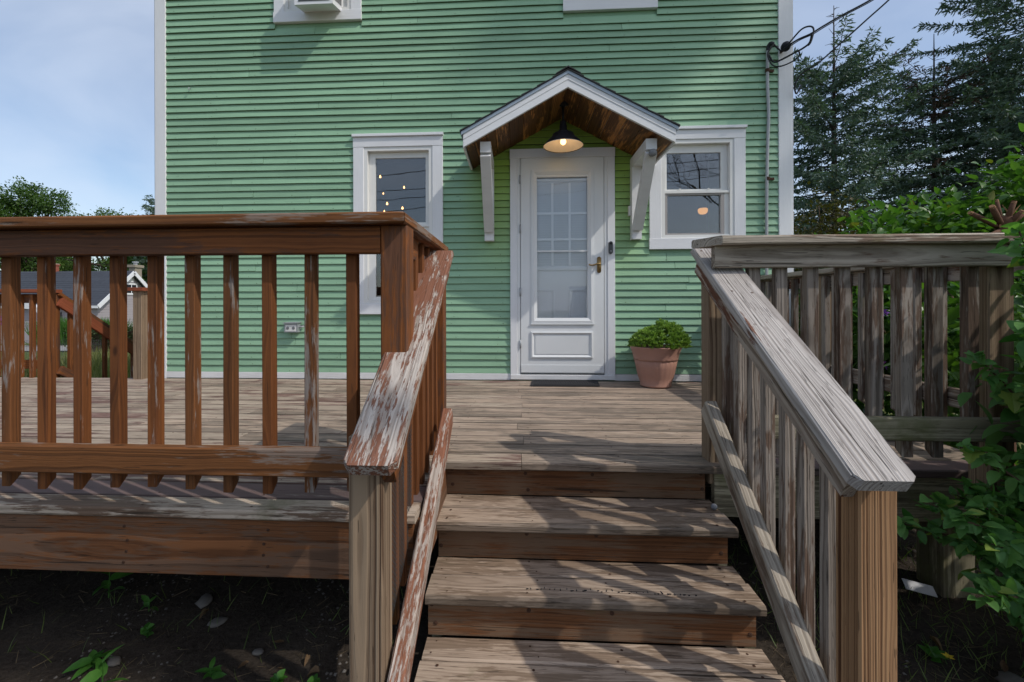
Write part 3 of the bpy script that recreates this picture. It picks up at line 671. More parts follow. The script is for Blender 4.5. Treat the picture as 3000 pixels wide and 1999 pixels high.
# ---- gabled door hood on two white brackets
HC, HW, ZE, ZP, PJ = .403, .845, 2.037, 2.499, .65
SL = (ZP - ZE) / HW; YF = W - PJ
def hz(x): return ZP - SL * abs(x - HC)
b = MB()
b.prism([(HC - HW, ZE + .016), (HC, ZP + .016), (HC + HW, ZE + .016), (HC + HW, ZE + .10), (HC, ZP + .10), (HC - HW, ZE + .10)], YF + .026, W - .004)
hood = b.build('door_hood', M['white'], house, origin=(HC, W, ZE))
for s in (-1, 1):
    b = MB(); x1 = HC + s * (HW + .012)
    b.add([(HC, YF, ZP - .004), (x1, YF, hz(x1) - .004), (x1, YF, hz(x1) + .100), (HC, YF, ZP + .100),
           (HC, YF + .025, ZP - .004), (x1, YF + .025, hz(x1) - .004), (x1, YF + .025, hz(x1) + .100), (HC, YF + .025, ZP + .100)],
          [(0, 1, 2, 3), (7, 6, 5, 4), (0, 4, 5, 1), (3, 2, 6, 7), (1, 5, 6, 2)] if s > 0 else [(3, 2, 1, 0), (4, 5, 6, 7), (1, 5, 4, 0), (7, 6, 2, 3), (2, 6, 5, 1)])
    b.add([(HC, YF - .004, ZP + .058), (x1, YF - .004, hz(x1) + .058), (x1, YF - .004, hz(x1) + .1005), (HC, YF - .004, ZP + .1005),
           (HC, YF, ZP + .058), (x1, YF, hz(x1) + .058)], [(0, 1, 2, 3), (0, 4, 5, 1)] if s > 0 else [(3, 2, 1, 0), (1, 5, 4, 0)])
    b.build('fascia_board', wv, hood)
    x2 = HC + s * (HW + .03)
    b = MB(); b.prism([(HC, ZP + .101), (x2, hz(x2) + .101), (x2, hz(x2) + .128), (HC, ZP + .128)][::s], YF - .012, W - .005); b.build('drip_edge', M['galv'], hood)
    xe = HC + s * (HW + .001)
    b = MB(); b.box((min(xe, xe + s * .018), YF + .026, ZE - .012), (max(xe, xe + s * .018), W - .004, ZE + .095)); b.build('eave_board', wv, hood)
    # shingle courses
    n = 7; ext = .886
    for k in range(n):
        ya, yb = YF - .022, W - .005; ang = math.atan(SL); c0 = HC + s * ext * (n - k) / n; c1 = HC + s * max(ext * (n - k - 1) / n - .03, 0)
        za, zb = hz(c0) + .129 + .004, hz(c1) + .129
        v = [(c0, ya, za), (c0, yb, za), (c1, yb, zb), (c1, ya, zb), (c0, ya, za + .012), (c0, yb, za + .012), (c1, yb, zb + .005), (c1, ya, zb + .005)]
        bb = MB(); bb.add(v, [(0, 3, 2, 1), (4, 5, 6, 7), (0, 1, 5, 4), (0, 4, 7, 3), (1, 2, 6, 5), (2, 3, 7, 6)] if s < 0 else [(1, 2, 3, 0), (7, 6, 5, 4), (4, 5, 1, 0), (3, 7, 4, 0), (5, 6, 2, 1), (6, 7, 3, 2)])
        bb.build('shingle', M['shingle'], hood)
    # soffit planks run from the fascia to the wall
    n = 7; wl = math.hypot(HW, ZP - ZE) / n
    for k in range(n):
        xm = HC + s * HW * (k + .5) / n; zm = hz(xm) + .006
        board('soffit_plank', (xm, YF + .027, zm), (xm, W - .006, zm), wl - .003, .014, (s * SL, 0, 1), M['soffit'], hood, ch=.003)
bb = MB(); bb.prism([(HC - .10, hz(HC - .10) + .148), (HC, ZP + .150), (HC + .10, hz(HC + .10) + .148), (HC + .10, hz(HC + .10) + .156), (HC, ZP + .160), (HC - .10, hz(HC - .10) + .156)], YF - .024, W - .006); bb.build('ridge_cap', M['shingle'], hood)
for xb in (-.279, 1.095):
    b = MB(); xa, xc = xb - .044, xb + .044; zt = hz(xb) - .028
    b.box((xa, W - .089, 1.332), (xc, W - .012, zt)); b.box((xa, W - .56, zt - .088), (xc, W - .090, zt))
    p0 = Vector((xb, W - .080, 1.44)); p1 = Vector((xb, W - .52, zt - .09))
    br = MB(); m_, l = frame(p0, p1, (0, -1, 0)); 
    v = [(0, -.044, -.0), (0, .044, 0), (0, .044, .055), (0, -.044, .055), (l, -.044, 0), (l, .044, 0), (l, .044, .055), (l, -.044, .055)]
    v = [m_ @ Vector(p) for p in v]
    b.add(v, [(0, 1, 2, 3), (7, 6, 5, 4), (0, 4, 5, 1), (1, 5, 6, 2), (2, 6, 7, 3), (3, 7, 4, 0)])
    b.build('bracket', M['white_old'], hood)

# ---- things fixed to the house front
lamp = thing('pendant_lamp', (.392, W - .35, 2.50), 'black barn style pendant lamp with a lit bulb hanging under the gabled door hood', 'lamp')
lx, ly = .392, W - .35
b = MB(); b.tube([(lx, ly, 2.50), (lx, ly, 2.31)], .011, 12); b.lathe([(.045, 2.500), (.045, 2.48), (.012, 2.465)], (lx, ly, 0), 20); b.build('stem', M['black'], lamp, True)
b = MB(); b.lathe([(.012, 2.345), (.026, 2.338), (.030, 2.30), (.033, 2.297), (.033, 2.262), (.040, 2.256), (.042, 2.228)], (lx, ly, 0), 28); b.build('neck', M['black'], lamp, True)
b = MB(); b.lathe([(.040, 2.236), (.075, 2.232), (.092, 2.222), (.098, 2.205), (.112, 2.186), (.148, 2.155), (.166, 2.132), (.174, 2.116)], (lx, ly, 0), 48); b.build('shade', M['black'], lamp, True)
b = MB(); b.lathe([(.1755, 2.1155), (.165, 2.130), (.146, 2.152), (.110, 2.182), (.095, 2.200), (.06, 2.224), (.0, 2.228)], (lx, ly, 0), 48); b.build('shade_lining', M['cream'], lamp, True)
b = MB(); b.lathe([(.0, 2.130), (.012, 2.132), (.022, 2.142), (.026, 2.156), (.022, 2.172), (.013, 2.186), (.012, 2.21)], (lx, ly, 0), 20); b.build('bulb', M['bulb'], lamp, True)
pl_ = bpy.data.lights.new('pendant_light', 'POINT'); po = bpy.data.objects.new('pendant_light', pl_); COL.objects.link(po); po.parent = lamp
po.location = (0, 0, 2.112 - 2.50); pl_.energy = 0.32; pl_.color = (1.0, .72, .45); pl_.shadow_soft_size = .03

t = thing('outlet_box', (-2.21, W, .50), 'grey weatherproof electrical outlet box screwed low on the green wall left of the narrow window', 'outlet')
q = MB(); q.box((-2.282, W - .075, .462), (-2.150, W - .011, .548)); o = q.build('box_body', M['grey_metal'], t)
q = MB(); q.add([(-2.286, W - .095, .548), (-2.140, W - .095, .550), (-2.140, W - .008, .556), (-2.286, W - .008, .554), (-2.286, W - .095, .556), (-2.140, W - .095, .558), (-2.140, W - .008, .564), (-2.286, W - .008, .562)], [(0, 3, 2, 1), (4, 5, 6, 7), (0, 1, 5, 4), (1, 2, 6, 5), (2, 3, 7, 6), (3, 0, 4, 7)]); q.build('lid', M['grey_metal'], t)
q = MB(); q.box((-2.268, W - .079, .472), (-2.164, W - .0755, .536)); q.build('cover_plate', M['vinyl'], t)
for xx in (-2.245, -2.187):
    q = MB(); q.lathe([(.0, -.0), (.015, 0), (.015, .003), (0, .003)], (0, 0, 0), 14); vv = [(xx + x, W - .0795 - z, .504 + y) for x, y, z in q.v]; q2 = MB(); q2.add(vv, q.f)
    for dx in (-.005, .005): q2.box((xx + dx - .0012, W - .0845, .500), (xx + dx + .0012, W - .0800, .509))
    q2.build('socket', M['mid_grey'], t)
q = MB(); q.tube([(-2.150, W - .04, .515), (-2.125, W - .04, .515), (-2.115, W - .02, .518)], .010, 8); q.build('fitting', M['grey_metal'], t)

pb = []
for k in range(13): a = math.pi * k / 12; pb.append((.863 + .019 * math.cos(a), 1.300 + .019 * math.sin(a)))
for k in range(13): a = math.pi + math.pi * k / 12; pb.append((.863 + .019 * math.cos(a), 1.219 + .019 * math.sin(a)))
t = thing('doorbell', (.863, W - .032, 1.26), 'slim black video doorbell on the white casing right of the door', 'doorbell')
q = MB(); q.prism(pb, W - .054, W - .0325); q.build('body', M['dark_grey'], t)
q = MB(); q.lathe([(0, 0), (.012, 0), (.012, .003), (0, .004)], n=16); q2 = MB(); q2.add([(.863 + x, W - .0545 - z, 1.300 + y) for x, y, z in q.v], q.f); q2.build('lens', M['black'], t, True)
q2 = MB(); q2.add([(.863 + x * .9, W - .0545 - z, 1.224 + y * .9) for x, y, z in q.v], q.f); q2.build('button', M['mid_grey'], t, True)

t = thing('motion_sensor', (1.13, W - .50, 1.93), 'small round grey sensor on the front of the right hood bracket', 'sensor')
q = MB(); q.tube([(1.095, W - .50, 1.975), (1.096, W - .565, 1.970)], .013, 10); q.build('neck', M['mid_grey'], t, True)
q = MB(); q.tube([(1.0955, W - .555, 1.971), (1.0965, W - .568, 1.969), (1.099, W - .598, 1.964)], [.024, .030, .030], 20); q.build('head', M['mid_grey'], t, True)
q = MB(); q.box((1.030, W - .048, 1.560), (1.049, W - .011, 1.650)); q2 = q.build('chime_sensor', M['vinyl'], None, origin=(1.04, W, 1.56)); tag(q2, 'small white plastic box on the green wall beside the right bracket', 'sensor')

t = thing('conduit', (2.30, W - .03, .70), 'grey electrical conduit running up the wall beside the right corner board', 'conduit')
q = MB(); q.tube(pathpts([(2.288, W - .030, .02), (2.290, W - .030, 1.1), (2.292, W - .030, 1.70), (2.300, W - .030, 2.15), (2.312, W - .028, 2.48), (2.302, W - .030, 2.75), (2.303, W - .030, 3.02), (2.305, W - .034, 3.08)], 6), .0140, 10); q.build('pipe', M['pipe'], t, True)
q = MB(); q.tube(pathpts([(2.305, W - .034, 3.07), (2.306, W - .040, 3.105), (2.318, W - .055, 3.122), (2.338, W - .066, 3.110)], 5), .017, 10); q.build('weather_head', M['cable'], t, True)
for zz in (1.886, 2.887):
    q = MB(); q.tube([(2.302, W - .030, zz - .015), (2.302, W - .030, zz + .015)], .019, 12); q.box((2.325, W - .030, zz - .012), (2.362, W - .010, zz + .010)); q.build('clamp', M['rust'], t)
ins = thing('insulator', (2.44, W - .03, 3.07), 'dark ceramic wire insulator screwed to the right corner board', 'insulator')
q = MB(); q.tube([(2.425, W - .022, 3.055), (2.440, W - .075, 3.075)], .012, 8); q.build('stud', M['rust'], ins, True)
q = MB(); q.tube([(2.420, W - .105, 3.055), (2.428, W - .095, 3.063), (2.432, W - .090, 3.068), (2.440, W - .080, 3.078), (2.446, W - .07, 3.086), (2.455, W - .06, 3.095)], [.030, .040, .028, .028, .040, .030], 16); q.build('spool', M['black'], ins, True)
def cable(pts, r, label, n=8, grp='service wires at the right house corner'):
    q = MB(); q.tube(pathpts(pts, n), r, 8); o = q.build('service_cable', M['cable'], None, True, origin=pts[0]); tag(o, label, 'cable', grp); return o
cable([(2.338, W - .066, 3.110), (2.406, 4.3, 3.037), (2.448, 4.24, 3.091), (2.502, 4.18, 3.155), (2.537, 4.12, 3.146), (2.546, 4.08, 3.093), (2.525, 4.08, 2.995), (2.505, 4.09, 2.962)], .007, 'thin black wire looping from the conduit head up to the splice')
UP = [(2.4, 4.29, 3.038), (2.463, 4.18, 3.062), (2.531, 4.1, 3.068), (2.62, 4.08, 3.117), (2.77, 4.06, 3.197), (2.972, 4.02, 3.292), (3.204, 3.98, 3.434)]
cable(UP, .0075, 'upper twisted overhead service cable leaving the insulator')
q = MB(); q.tube(pathpts([Vector(p) + Vector((.010, -.01, -.011)) for p in UP], 8), .0045, 6)
tag(q.build('service_cable', M['cable'], None, True, origin=UP[0]), 'thinner strand running just under the upper service cable', 'cable', 'service wires at the right house corner')
cable([(2.338, W - .066, 3.108), (2.288, 4.310, 3.035), (2.293, 4.29, 2.98), (2.314, 4.28, 2.932), (2.344, 4.25, 2.919), (2.431, 4.16, 2.94), (2.473, 4.1, 2.949), (2.506, 4.07, 2.977), (2.506, 4.04, 3.032)], .008, 'black wire dipping below the insulator and rising to the right')
cable([(2.330, W - .07, 3.10), (2.278, 4.3, 3.02), (2.294, 4.28, 2.919), (2.331, 4.25, 2.87), (2.382, 4.2, 2.86), (2.439, 4.14, 2.877), (2.45, 4.12, 2.908), (2.437, 4.11, 2.936)], .006, 'lowest short wire loop with a taped end')
cable([(2.591, 4.33, 2.733), (2.544, 4.32, 2.652), (2.516, 4.3, 2.693), (2.521, 4.28, 2.752), (2.562, 4.26, 2.81), (2.67, 4.22, 2.874), (2.787, 4.18, 2.977), (2.999, 4.1, 3.174), (3.135, 4.04, 3.299), (3.324, 3.98, 3.492)], .007, 'thin overhead wire crossing in front of the spruce tops')

for hx, hz, lab in ((-3.268, 2.895, 'tiny metal hook in the siding near the left corner board'), (-.482, 3.000, 'tiny metal hook in the siding left above the door hood')):
    q = MB(); q.tube(pathpts([(hx, W - .01, hz), (hx, W - .030, hz), (hx, W - .045, hz - .012), (hx, W - .040, hz - .026), (hx, W - .028, hz - .022)], 4), .0035, 6)
    tag(q.build('wall_hook', M['grey_metal'], None, True, origin=(hx, W, hz)), lab, 'hook', 'hooks in the siding')

# ---- window air conditioner
ac = thing('air_conditioner', (-1.92, W, 3.61), 'white window air conditioner sticking out of the upper left window', 'air conditioner')
y0, y1 = W - .23, W + .02; xa, xc = -2.095, -1.727
def acz(y): return 3.605 - (W - y) * .28
q = MB(); v = []
for y in (y0, y1):
    v += [(xa, y, acz(y)), (xc, y, acz(y)), (xc, y, acz(y) + .36), (xa, y, acz(y) + .36)]
q.add(v, [(0, 1, 2, 3), (7, 6, 5, 4), (0, 4, 5, 1), (1, 5, 6, 2), (2, 6, 7, 3), (3, 7, 4, 0)]); q.build('cabinet', M['white'], ac)
q = MB(); q.box((xa + .04, y0 - .004, acz(y0) + .03), (xc - .03, y0 - .001, acz(y0) + .33)); q.build('coil', M['dark_grey'], ac)
for k in range(7):
    yy = y0 + .035 + k * .026; q = MB(); q.box((xc + .0005, yy, acz(yy) + .05), (xc + .004, yy + .012, acz(yy) + .28)); q.build('vent_slot', M['dark_grey'], ac)
q = MB(); q.box((-2.29, W + .03, 3.63), (xa - .002, W + .045, 4.0)); q.box((xc + .002, W + .03, 3.63), (-1.645, W + .045, 4.0)); q.build('side_curtain', M['vinyl'], ac)

# ---- lights in the rooms
for i, (x, z, r) in enumerate(((-1.543, 2.156, .011), (-1.273, 2.033, .0095), (-1.508, 1.969, .007), (-1.466, 1.854, .011), (-1.292, 1.802, .0105), (-1.497, 1.771, .008))):
    q = MB(); q.lathe([(0, -r), (r * .7, -r * .7), (r, 0), (r * .7, r * .8), (r * .3, r * 1.3), (r * .28, r * 2)], (x, 5.0, z), 12)
    o = q.build('filament_bulb', M['bulb_in'], None, True, origin=(x, 5.0, z))
    tag(o, ['highest glowing bulb at left inside the narrow window', 'glowing bulb nearest the right side of the narrow window, second highest', 'smallest dim glowing bulb between the others in the narrow window', 'glowing bulb low at left inside the narrow window', 'glowing bulb low at right inside the narrow window', 'lowest glowing bulb just over the railing in the narrow window'][i], 'light bulb', 'bulbs inside the narrow window')
q = MB(); gx, gy, gzz = 2.05, 5.2, 1.775
q.lathe([(0, -.045), (.03, -.042), (.046, -.028), (.052, -.005), (.050, .014), (.044, .019), (0, .021)], (gx, gy, gzz), 24)
tag(q.build('globe_lamp', M['globe'], None, True, origin=(gx, gy, gzz)), 'orange glowing bowl lamp inside the right hand window', 'lamp')

# ================================================================== deck
deck = thing('wooden_deck', (-1.5, 3, 0), 'weathered wooden deck of tan and red brown boards in front of the green house', 'deck')
DX0, DX1 = -6.3, 2.18; YS, YL = 2.105, 1.552
BW = .1425
rows = []; y = W - .022
while y > YL + .02:
    y0 = max(y - BW + .005, YL); rows.append((y0, y)); y -= BW
for i, (ya, yb) in enumerate(rows):
    ym, w = (ya + yb) / 2, yb - ya
    if ym < YS + .02:
        if yb > YS + .01: pass
        xr = -.360
    else: xr = DX1
    joints = [-4.2 + R.uniform(-.5, .5), -2.2 + R.uniform(-.7, .7)]
    if xr > 0: joints += [(.005 if i % 2 else -1.0) + R.uniform(-.02, .02)]
    if xr > 0: joints += [R.uniform(1.0, 1.6)] if i % 3 == 0 else []
    xs = [DX0] + sorted(joints) + [xr]
    for a, c in zip(xs[:-1], xs[1:]):
        if c - a < .12: continue
        mid = (a + c) / 2
        if ym < YL + .30 and xr < 0: mt = M['deck_purple']
        elif mid < -1.0 and R.random() < .75: mt = M['deck_red']
        elif i == 0: mt = M['deck_red']
        else: mt = M['deck']
        if ym < YL + .08 and xr < 0: mt = M['deck_edge']
        if xr > 0 and mid > 1.25 and ym < 3: mt = M['deck_purple']
        board('deck_board', (a + .001, ym, -.019 + R.uniform(-.0015, .0015)), (c - .001, ym, -.019 + R.uniform(-.0015, .0015)), w, .036, (R.uniform(-.004, .004), R.uniform(-.012, .012), 1), mt, deck, ch=.005, seg=3)
# nosing board over the stairs / right front
last = max(r[0] for r in rows if (r[0] + r[1]) / 2 < YS + .02) if True else 0
for a, c in ((-.350, .868), (.869, DX1)):
    ytop = min(r[0] for r in rows if (r[0] + r[1]) / 2 >= YS + .02) - .005
    if ytop - YS > .02: board('deck_board', (a, (YS + ytop) / 2, -.019), (c, (YS + ytop) / 2, -.019), ytop - YS, .036, (0, 0, 1), M['tread'] if a < 0 else M['deck_purple'], deck, ch=.010)
board('fascia_board', (DX0, 1.585, -.142), (-.372, 1.585, -.142), .205, .038, (0, -1, 0), M['fascia'], deck, ch=.003, seg=4, wob=.002)
board('fascia_board', (-.36, 1.60, -.142), (-.36, YS + .05, -.142), .205, .036, (1, 0, 0), M['fascia'], deck, ch=.003)
board('fascia_board', (.885, YS + .036, -.142), (DX1 - .02, YS + .036, -.142), .205, .038, (0, -1, 0), M['grey_green'], deck, ch=.003, seg=3)
board('fascia_board', (DX1 - .02, YS + .06, -.142), (DX1 - .02, W - .05, -.142), .205, .036, (1, 0, 0), M['grey_green'], deck, ch=.003)
board('fascia_board', (DX0 + .02, YL + .06, -.142), (DX0 + .02, W - .05, -.142), .205, .036, (-1, 0, 0), M['fascia'], deck, ch=.003)
board('fascia_board', (DX0 + .05, W - .045, -.142), (HX0 - .03, W - .045, -.142), .205, .036, (0, 1, 0), M['fascia'], deck, ch=.003)
for yj in np.arange(1.95, 4.3, .45):
    if yj < 2.2: board('joist', (DX0 + .05, yj, -.125), (-.40, yj, -.125), .17, .038, (0, 1, 0), M['deck'], deck)
    else: board('joist', (DX0 + .05, yj, -.125), (DX1 - .05, yj, -.125), .17, .038, (0, 1, 0), M['deck'], deck)
for x, yy in ((-5.8, 1.75), (-3.6, 1.95), (-1.6, 2.3), (1.98, 2.24), (-5.8, 4.0), (-1.6, 4.0), (1.98, 4.0)):
    box('support_post', (x - .07, yy - .07, -.95), (x + .07, yy + .07, -.21), M['grey_green'], deck, axis=2)
b = MB()
def dot(b, x, y, z, r):
    b.add([(x + r * math.cos(a), y + r * math.sin(a), z) for a in (0, 1.05, 2.09, 3.14, 4.19, 5.24)] + [(x, y, z + .0008)], [(k_, (k_ + 1) % 6, 6) for k_ in range(6)])
for (ya, yb) in rows:
    if (ya + yb) / 2 < YS + .02: x0_, x1_ = -3.4, -.40
    else: x0_, x1_ = -5.2, 2.1
    x = x0_
    while x < x1_:
        for yy in (ya + .03, yb - .03):
            if R.random() < .8: dot(b, x + R.uniform(-.015, .015), yy + R.uniform(-.006, .006), .0012, R.uniform(.003, .0055))
        x += .405
b.build('nail_head', M['rust'], deck)['kind'] = 'stuff'
def screw(parent, p, n=(0, -1, 0), r=.006, mat=None):
    q = MB(); z = Vector(n).normalized(); m_ = z.to_track_quat('Z', 'Y').to_matrix()
    q.lathe([(0, .0022), (r * .35, .0008), (r * .8, .0022), (r, .0005), (r, -.002)], n=10)
    o = Vector(p); q2 = MB(); q2.add([m_ @ Vector(k) for k in q.v], q.f)
    return obj('screw', mesh('screw', q2.v, q2.f, mat or M['rust'], True), parent, Matrix.Translation(o))
fb = [o for o in deck.children if o.name.startswith('fascia_board')][0]
for x in (-1.93, -1.42, -.90):
    for zz in (-.075, -.125, -.165, -.205): screw(fb, (x + R.uniform(-.01, .01), 1.5655, zz), (0, -1, 0), .0055, M['rust'])

# ---- stairs
stair = thing('stairs', (.25, 1.6, -.69), 'four weathered wooden steps with brown risers leading up to the deck', 'stairs')
TX0, TX1 = -.347, .868
steps = [(1.857, 2.136, -.172), (1.650, 1.910, -.344), (1.432, 1.687, -.516), (1.215, 1.465, -.688)]
rys = [2.139, 1.913, 1.690, 1.468]
for i, (ya, yb, zt) in enumerate(steps):
    mid = ya + .145
    board('tread_plank', (TX0, (ya + mid) / 2, zt - .019), (TX1, (ya + mid) / 2, zt - .019), mid - ya - .003, .038, (R.uniform(-.01, .01), -.03, 1), M['tread'], stair, ch=.010, seg=3, wob=.0015)
    board('tread_plank', (TX0 + .003, (mid + yb) / 2 + .001, zt - .017), (TX1 - .004, (mid + yb) / 2 + .001, zt - .017), yb - mid - .003, .036, (R.uniform(-.01, .01), -.012, 1), M['tread'], stair, ch=.006, seg=3, wob=.0015)
    zt2 = 0 if i == 0 else steps[i - 1][2]
    r = board('riser', (TX0 + .004, rys[i] + .018, (zt2 - .039 + zt) / 2), (TX1 - .018, rys[i] + .018, (zt2 - .039 + zt) / 2), zt2 - .0395 - zt, .034, (0, -1, 0), M['riser'], stair, ch=.002)
    for x in (-.325, .03, .33, .83):
        for zz in (.35, .88) if x in (-.325, .83) else ((.2, .78) if i == 0 else (.80,)):
            screw(r, (x + R.uniform(-.012, .012), rys[i] + .0005, zt + (zt2 - .04 - zt) * zz), (0, -1, 0), .0085)
b = MB()
for (ya, yb, zt) in steps:
    for x in (-.29, .04, .34, .80):
        for yy in (ya + .035, ya + .115, yb - .09, yb - .03): dot(b, x + R.uniform(-.03, .03), yy + R.uniform(-.008, .008), zt + .0030, R.uniform(.003, .006))
b.build('nail_head', M['rust'], stair)['kind'] = 'stuff'
b = MB()
for k in range(34):   # line of short checks across the second lowest visible tread
    x = .02 + .62 * k / 33 + R.uniform(-.006, .006); yy = 1.712 - .010 * k / 33 + R.uniform(-.006, .006); l = R.uniform(.004, .016); a = R.choice((1.2, 1.5, 1.8, .1, .2))
    zz = -.3400; p0 = Vector((x, yy, zz)); d = Vector((math.cos(a), math.sin(a), 0)); n_ = Vector((-d.y, d.x, 0)) * R.uniform(.0009, .002)
    b.add([p0 - n_, p0 + d * l, p0 + n_, p0 - n_ + Vector((0, 0, -.004)), p0 + d * l + Vector((0, 0, -.004)), p0 + n_ + Vector((0, 0, -.004))], [(0, 1, 2), (0, 3, 4, 1), (1, 4, 5, 2), (2, 5, 3, 0)])
b.build('check_crack', M['black'], stair)['kind'] = 'stuff'
for x in (TX0 + .03, .845):
    b = MB(); poly = [(2.17, -.04)]
    for i, (ya, yb, zt) in enumerate(steps): poly += [(rys[i] + .037, (0 if i == 0 else steps[i - 1][2]) - .040), (rys[i] + .037, zt - .040)]
    poly = [(2.30, -.045), (rys[0] + .037, -.045)]
    for i in range(4):
        poly += [(rys[i] + .037, steps[i][2] - .041), ((rys[i + 1] + .037) if i < 3 else 1.26, steps[i][2] - .041)]
    poly += [(1.26, -.76), (1.36, -.80), (2.30, -.30)]
    n = len(poly); b.add([(x - .019, yy, zz) for yy, zz in poly] + [(x + .019, yy, zz) for yy, zz in poly], [tuple(range(n)), tuple(reversed(range(n, 2 * n)))] + [(i, i + n, (i + 1) % n + n, (i + 1) % n) for i in range(n)])
    b.build('stringer', M['grey_green'], stair)
q = MB(); rr = .0135
q.lathe([(rr * math.cos(a), rr * math.sin(a)) for a in np.linspace(-math.pi / 2, math.pi / 2, 9)], (.845, 2.03, -.172 + rr), 14)
tag(q.build('small_ball', M['ball'], None, True, origin=(.845, 2.03, -.172)), 'small round grey ball lying at the right end of the upper step', 'ball')

# ---- left deck railing (brown), with its short return beside the stairs
lr = thing('deck_railing', (-1.2, 1.5, 0), 'reddish brown stained railing along the front of the deck left of the stairs', 'railing')
XL = -4.9
board('cap_rail', (XL, 1.49, 1.001), (-.4310, 1.49, 1.001), .140, .037, (0, 0, 1), M['stain_worn'], lr, ch=.006, seg=6, wob=.0, shy1=-1)
board('cap_rail', (-.430, 1.4925, 1.001), (-.430, 2.310, 1.003), .140, .037, (0, 0, 1), M['stain_worn'], lr, ch=.006, seg=4, wob=.0, shy0=1)
board('top_rail', (XL, 1.479, .937), (-.452, 1.479, .937), .090, .038, (0, -1, 0), M['stain'], lr, ch=.004, seg=6, wob=.0012)
board('top_rail', (-.424, 1.565, .940), (-.424, 1.80, .940), .088, .038, (1, 0, 0), M['stain'], lr, ch=.004, shy1=.6)
board('bottom_rail', (XL, 1.479, .200), (-.462, 1.479, .200), .094, .038, (0, -1, 0), M['stain_worn'], lr, ch=.005, seg=6, wob=.0015)
board('post', (-.407, 1.507, .42), (-.407, 1.507, .981), .090, .090, (0, -1, 0), M['stain'], lr, ch=.005)
board('post', (-.407, 2.215, -.16), (-.407, 2.215, .981), .088, .088, (0, -1, 0), M['stain'], lr, ch=.004)
for x in (-.3625,): pass
blx = [-1.821, -1.687, -1.554, -1.419, -1.283, -1.147, -1.012, -.873, -.727, -.58]
bmg = board_mesh('baluster', .845, .0355, .0365, M['stain_grey'], ch=.0025, sh0=-.9)
xx = -1.821
while xx > -4.75: xx -= .1345; blx.append(xx)
bm = board_mesh('baluster', .845, .0355, .0365, M['stain_bal'], ch=.0025, sh0=-.9)
for i, x in enumerate(blx):
    m4, l = frame((x + .018, 1.5175, .105 + .008 * math.sin(i * 5.1)), (x + .018 + .002 * math.sin(i * 3.3), 1.5175, .95), (0, -1, 0))
    o = obj('baluster', bm if i not in (0, 5, 6, 8, 13) else bmg, lr, m4)
bm2 = board_mesh('baluster', .92, .0355, .0365, M['stain_bal'], ch=.0025)
for yy in (1.68, 1.80, 1.92, 2.05):
    m4, l = frame((-.424, yy, .06), (-.424, yy, .95), (1, 0, 0)); obj('baluster', bm2, lr, m4)

# ---- stair railings
def stair_rail(side, lab, M_cap, M_in, M_low, M_newel, M_bal, cx, hw, ny, capA, capB, lowA, lowB, newx, balx, balys):
    r = thing('stair_railing', (cx, ny, -.69), lab, 'railing', 'railings along the stairs')
    s = side   # +1: the stairs lie to the +X side of this railing
    def cz(y): return capA[1] + (capB[1] - capA[1]) * (y - capA[0]) / (capB[0] - capA[0])
    def lz(y): return lowA[1] + (lowB[1] - lowA[1]) * (y - lowA[0]) / (lowB[0] - lowA[0])
    sl = (capB[1] - capA[1]) / (capB[0] - capA[0])
    # handrail: far end -> near end, near corners cut off
    board('handrail', (cx, capB[0], capB[1] - .019), (cx, capA[0], capA[1] - .019), hw, .038, (0, 0, 1), M_cap, r, ch=.005, seg=4, wob=.001, endch=.018, sh0=.75)
    xi = newx + s * .0635
    board('upper_rail', (xi, capB[0] + .02, cz(capB[0] + .02) - .092), (xi, capA[0] + .07, cz(capA[0] + .07) - .092), .095, .036, (s, 0, 0), M_in, r, ch=.004, seg=4, wob=.001)
    xl, wl_ = (-.330, .046) if s > 0 else (.826, .050)
    board('lower_rail', (xl, lowB[0], lowB[1] - .052), (xl, lowA[0], lowA[1] - .052), .082, wl_, (s, 0, 0), M_low, r, ch=.006, seg=4, wob=.0012)
    board('newel_post', (newx, ny + .045, -.74), (newx, ny + .045, cz(ny + .045) - .047), .094, .090, (0, -1, 0), M_newel, r, ch=.005)
    for i, yy in enumerate(balys):
        zb, zt = lz(yy) - (.16 if s > 0 else .28), cz(yy) - .06
        board('baluster', (balx, yy, zb), (balx + .002 * math.sin(i * 4), yy, zt), .037, .036, (s, 0, 0), M_bal, r, ch=.0025)
    return r, cz, lz
ls, lcz, llz = stair_rail(1, 'stair railing left of the steps with flaking red brown handrail', M['peel'], M['stain'], M['peel_more'], M['newel_grey'], M['stain_bal'], -.372, .137, 1.192, (1.108, .330), (2.10, .985), (1.10, -.318), (2.09, .265), -.410, -.405, [1.33, 1.43, 1.53, 1.63, 1.73, 1.83, 1.93, 2.03, 2.13])
rs, rcz, rlz = stair_rail(-1, 'stair railing right of the steps with bare weathered grey handrail', M['grey_cap'], M['grey_peel'], M['grey'], M['newel'], M['grey_bal'], .858, .146, 1.192, (1.118, .312), (2.125, .988), (1.10, -.50), (2.04, .325), .898, .905, [1.385, 1.495, 1.598, 1.715, 1.812, 1.925, 2.03])
box('newel_post', (.868, 2.137, -.10), (.955, 2.226, .93), M['newel_grey'], rs, axis=2)
hr_r = [o for o in rs.children if o.name.startswith('handrail')][0]; hr_l = [o for o in ls.children if o.name.startswith('handrail')][0]
def slope_n(cz): a = math.atan2(cz(2) - cz(1.2), .8); return (0, -math.sin(a), math.cos(a))
for yy, dx in ((2.08, -.045), (2.02, .05), (1.80, -.04), (1.79, .03), (1.62, -.045), (1.42, -.045), (1.25, -.03), (1.22, .02), (1.215, .05)):
    screw(hr_r, (.858 + dx, yy, rcz(yy) + .0015), slope_n(rcz), .0055)
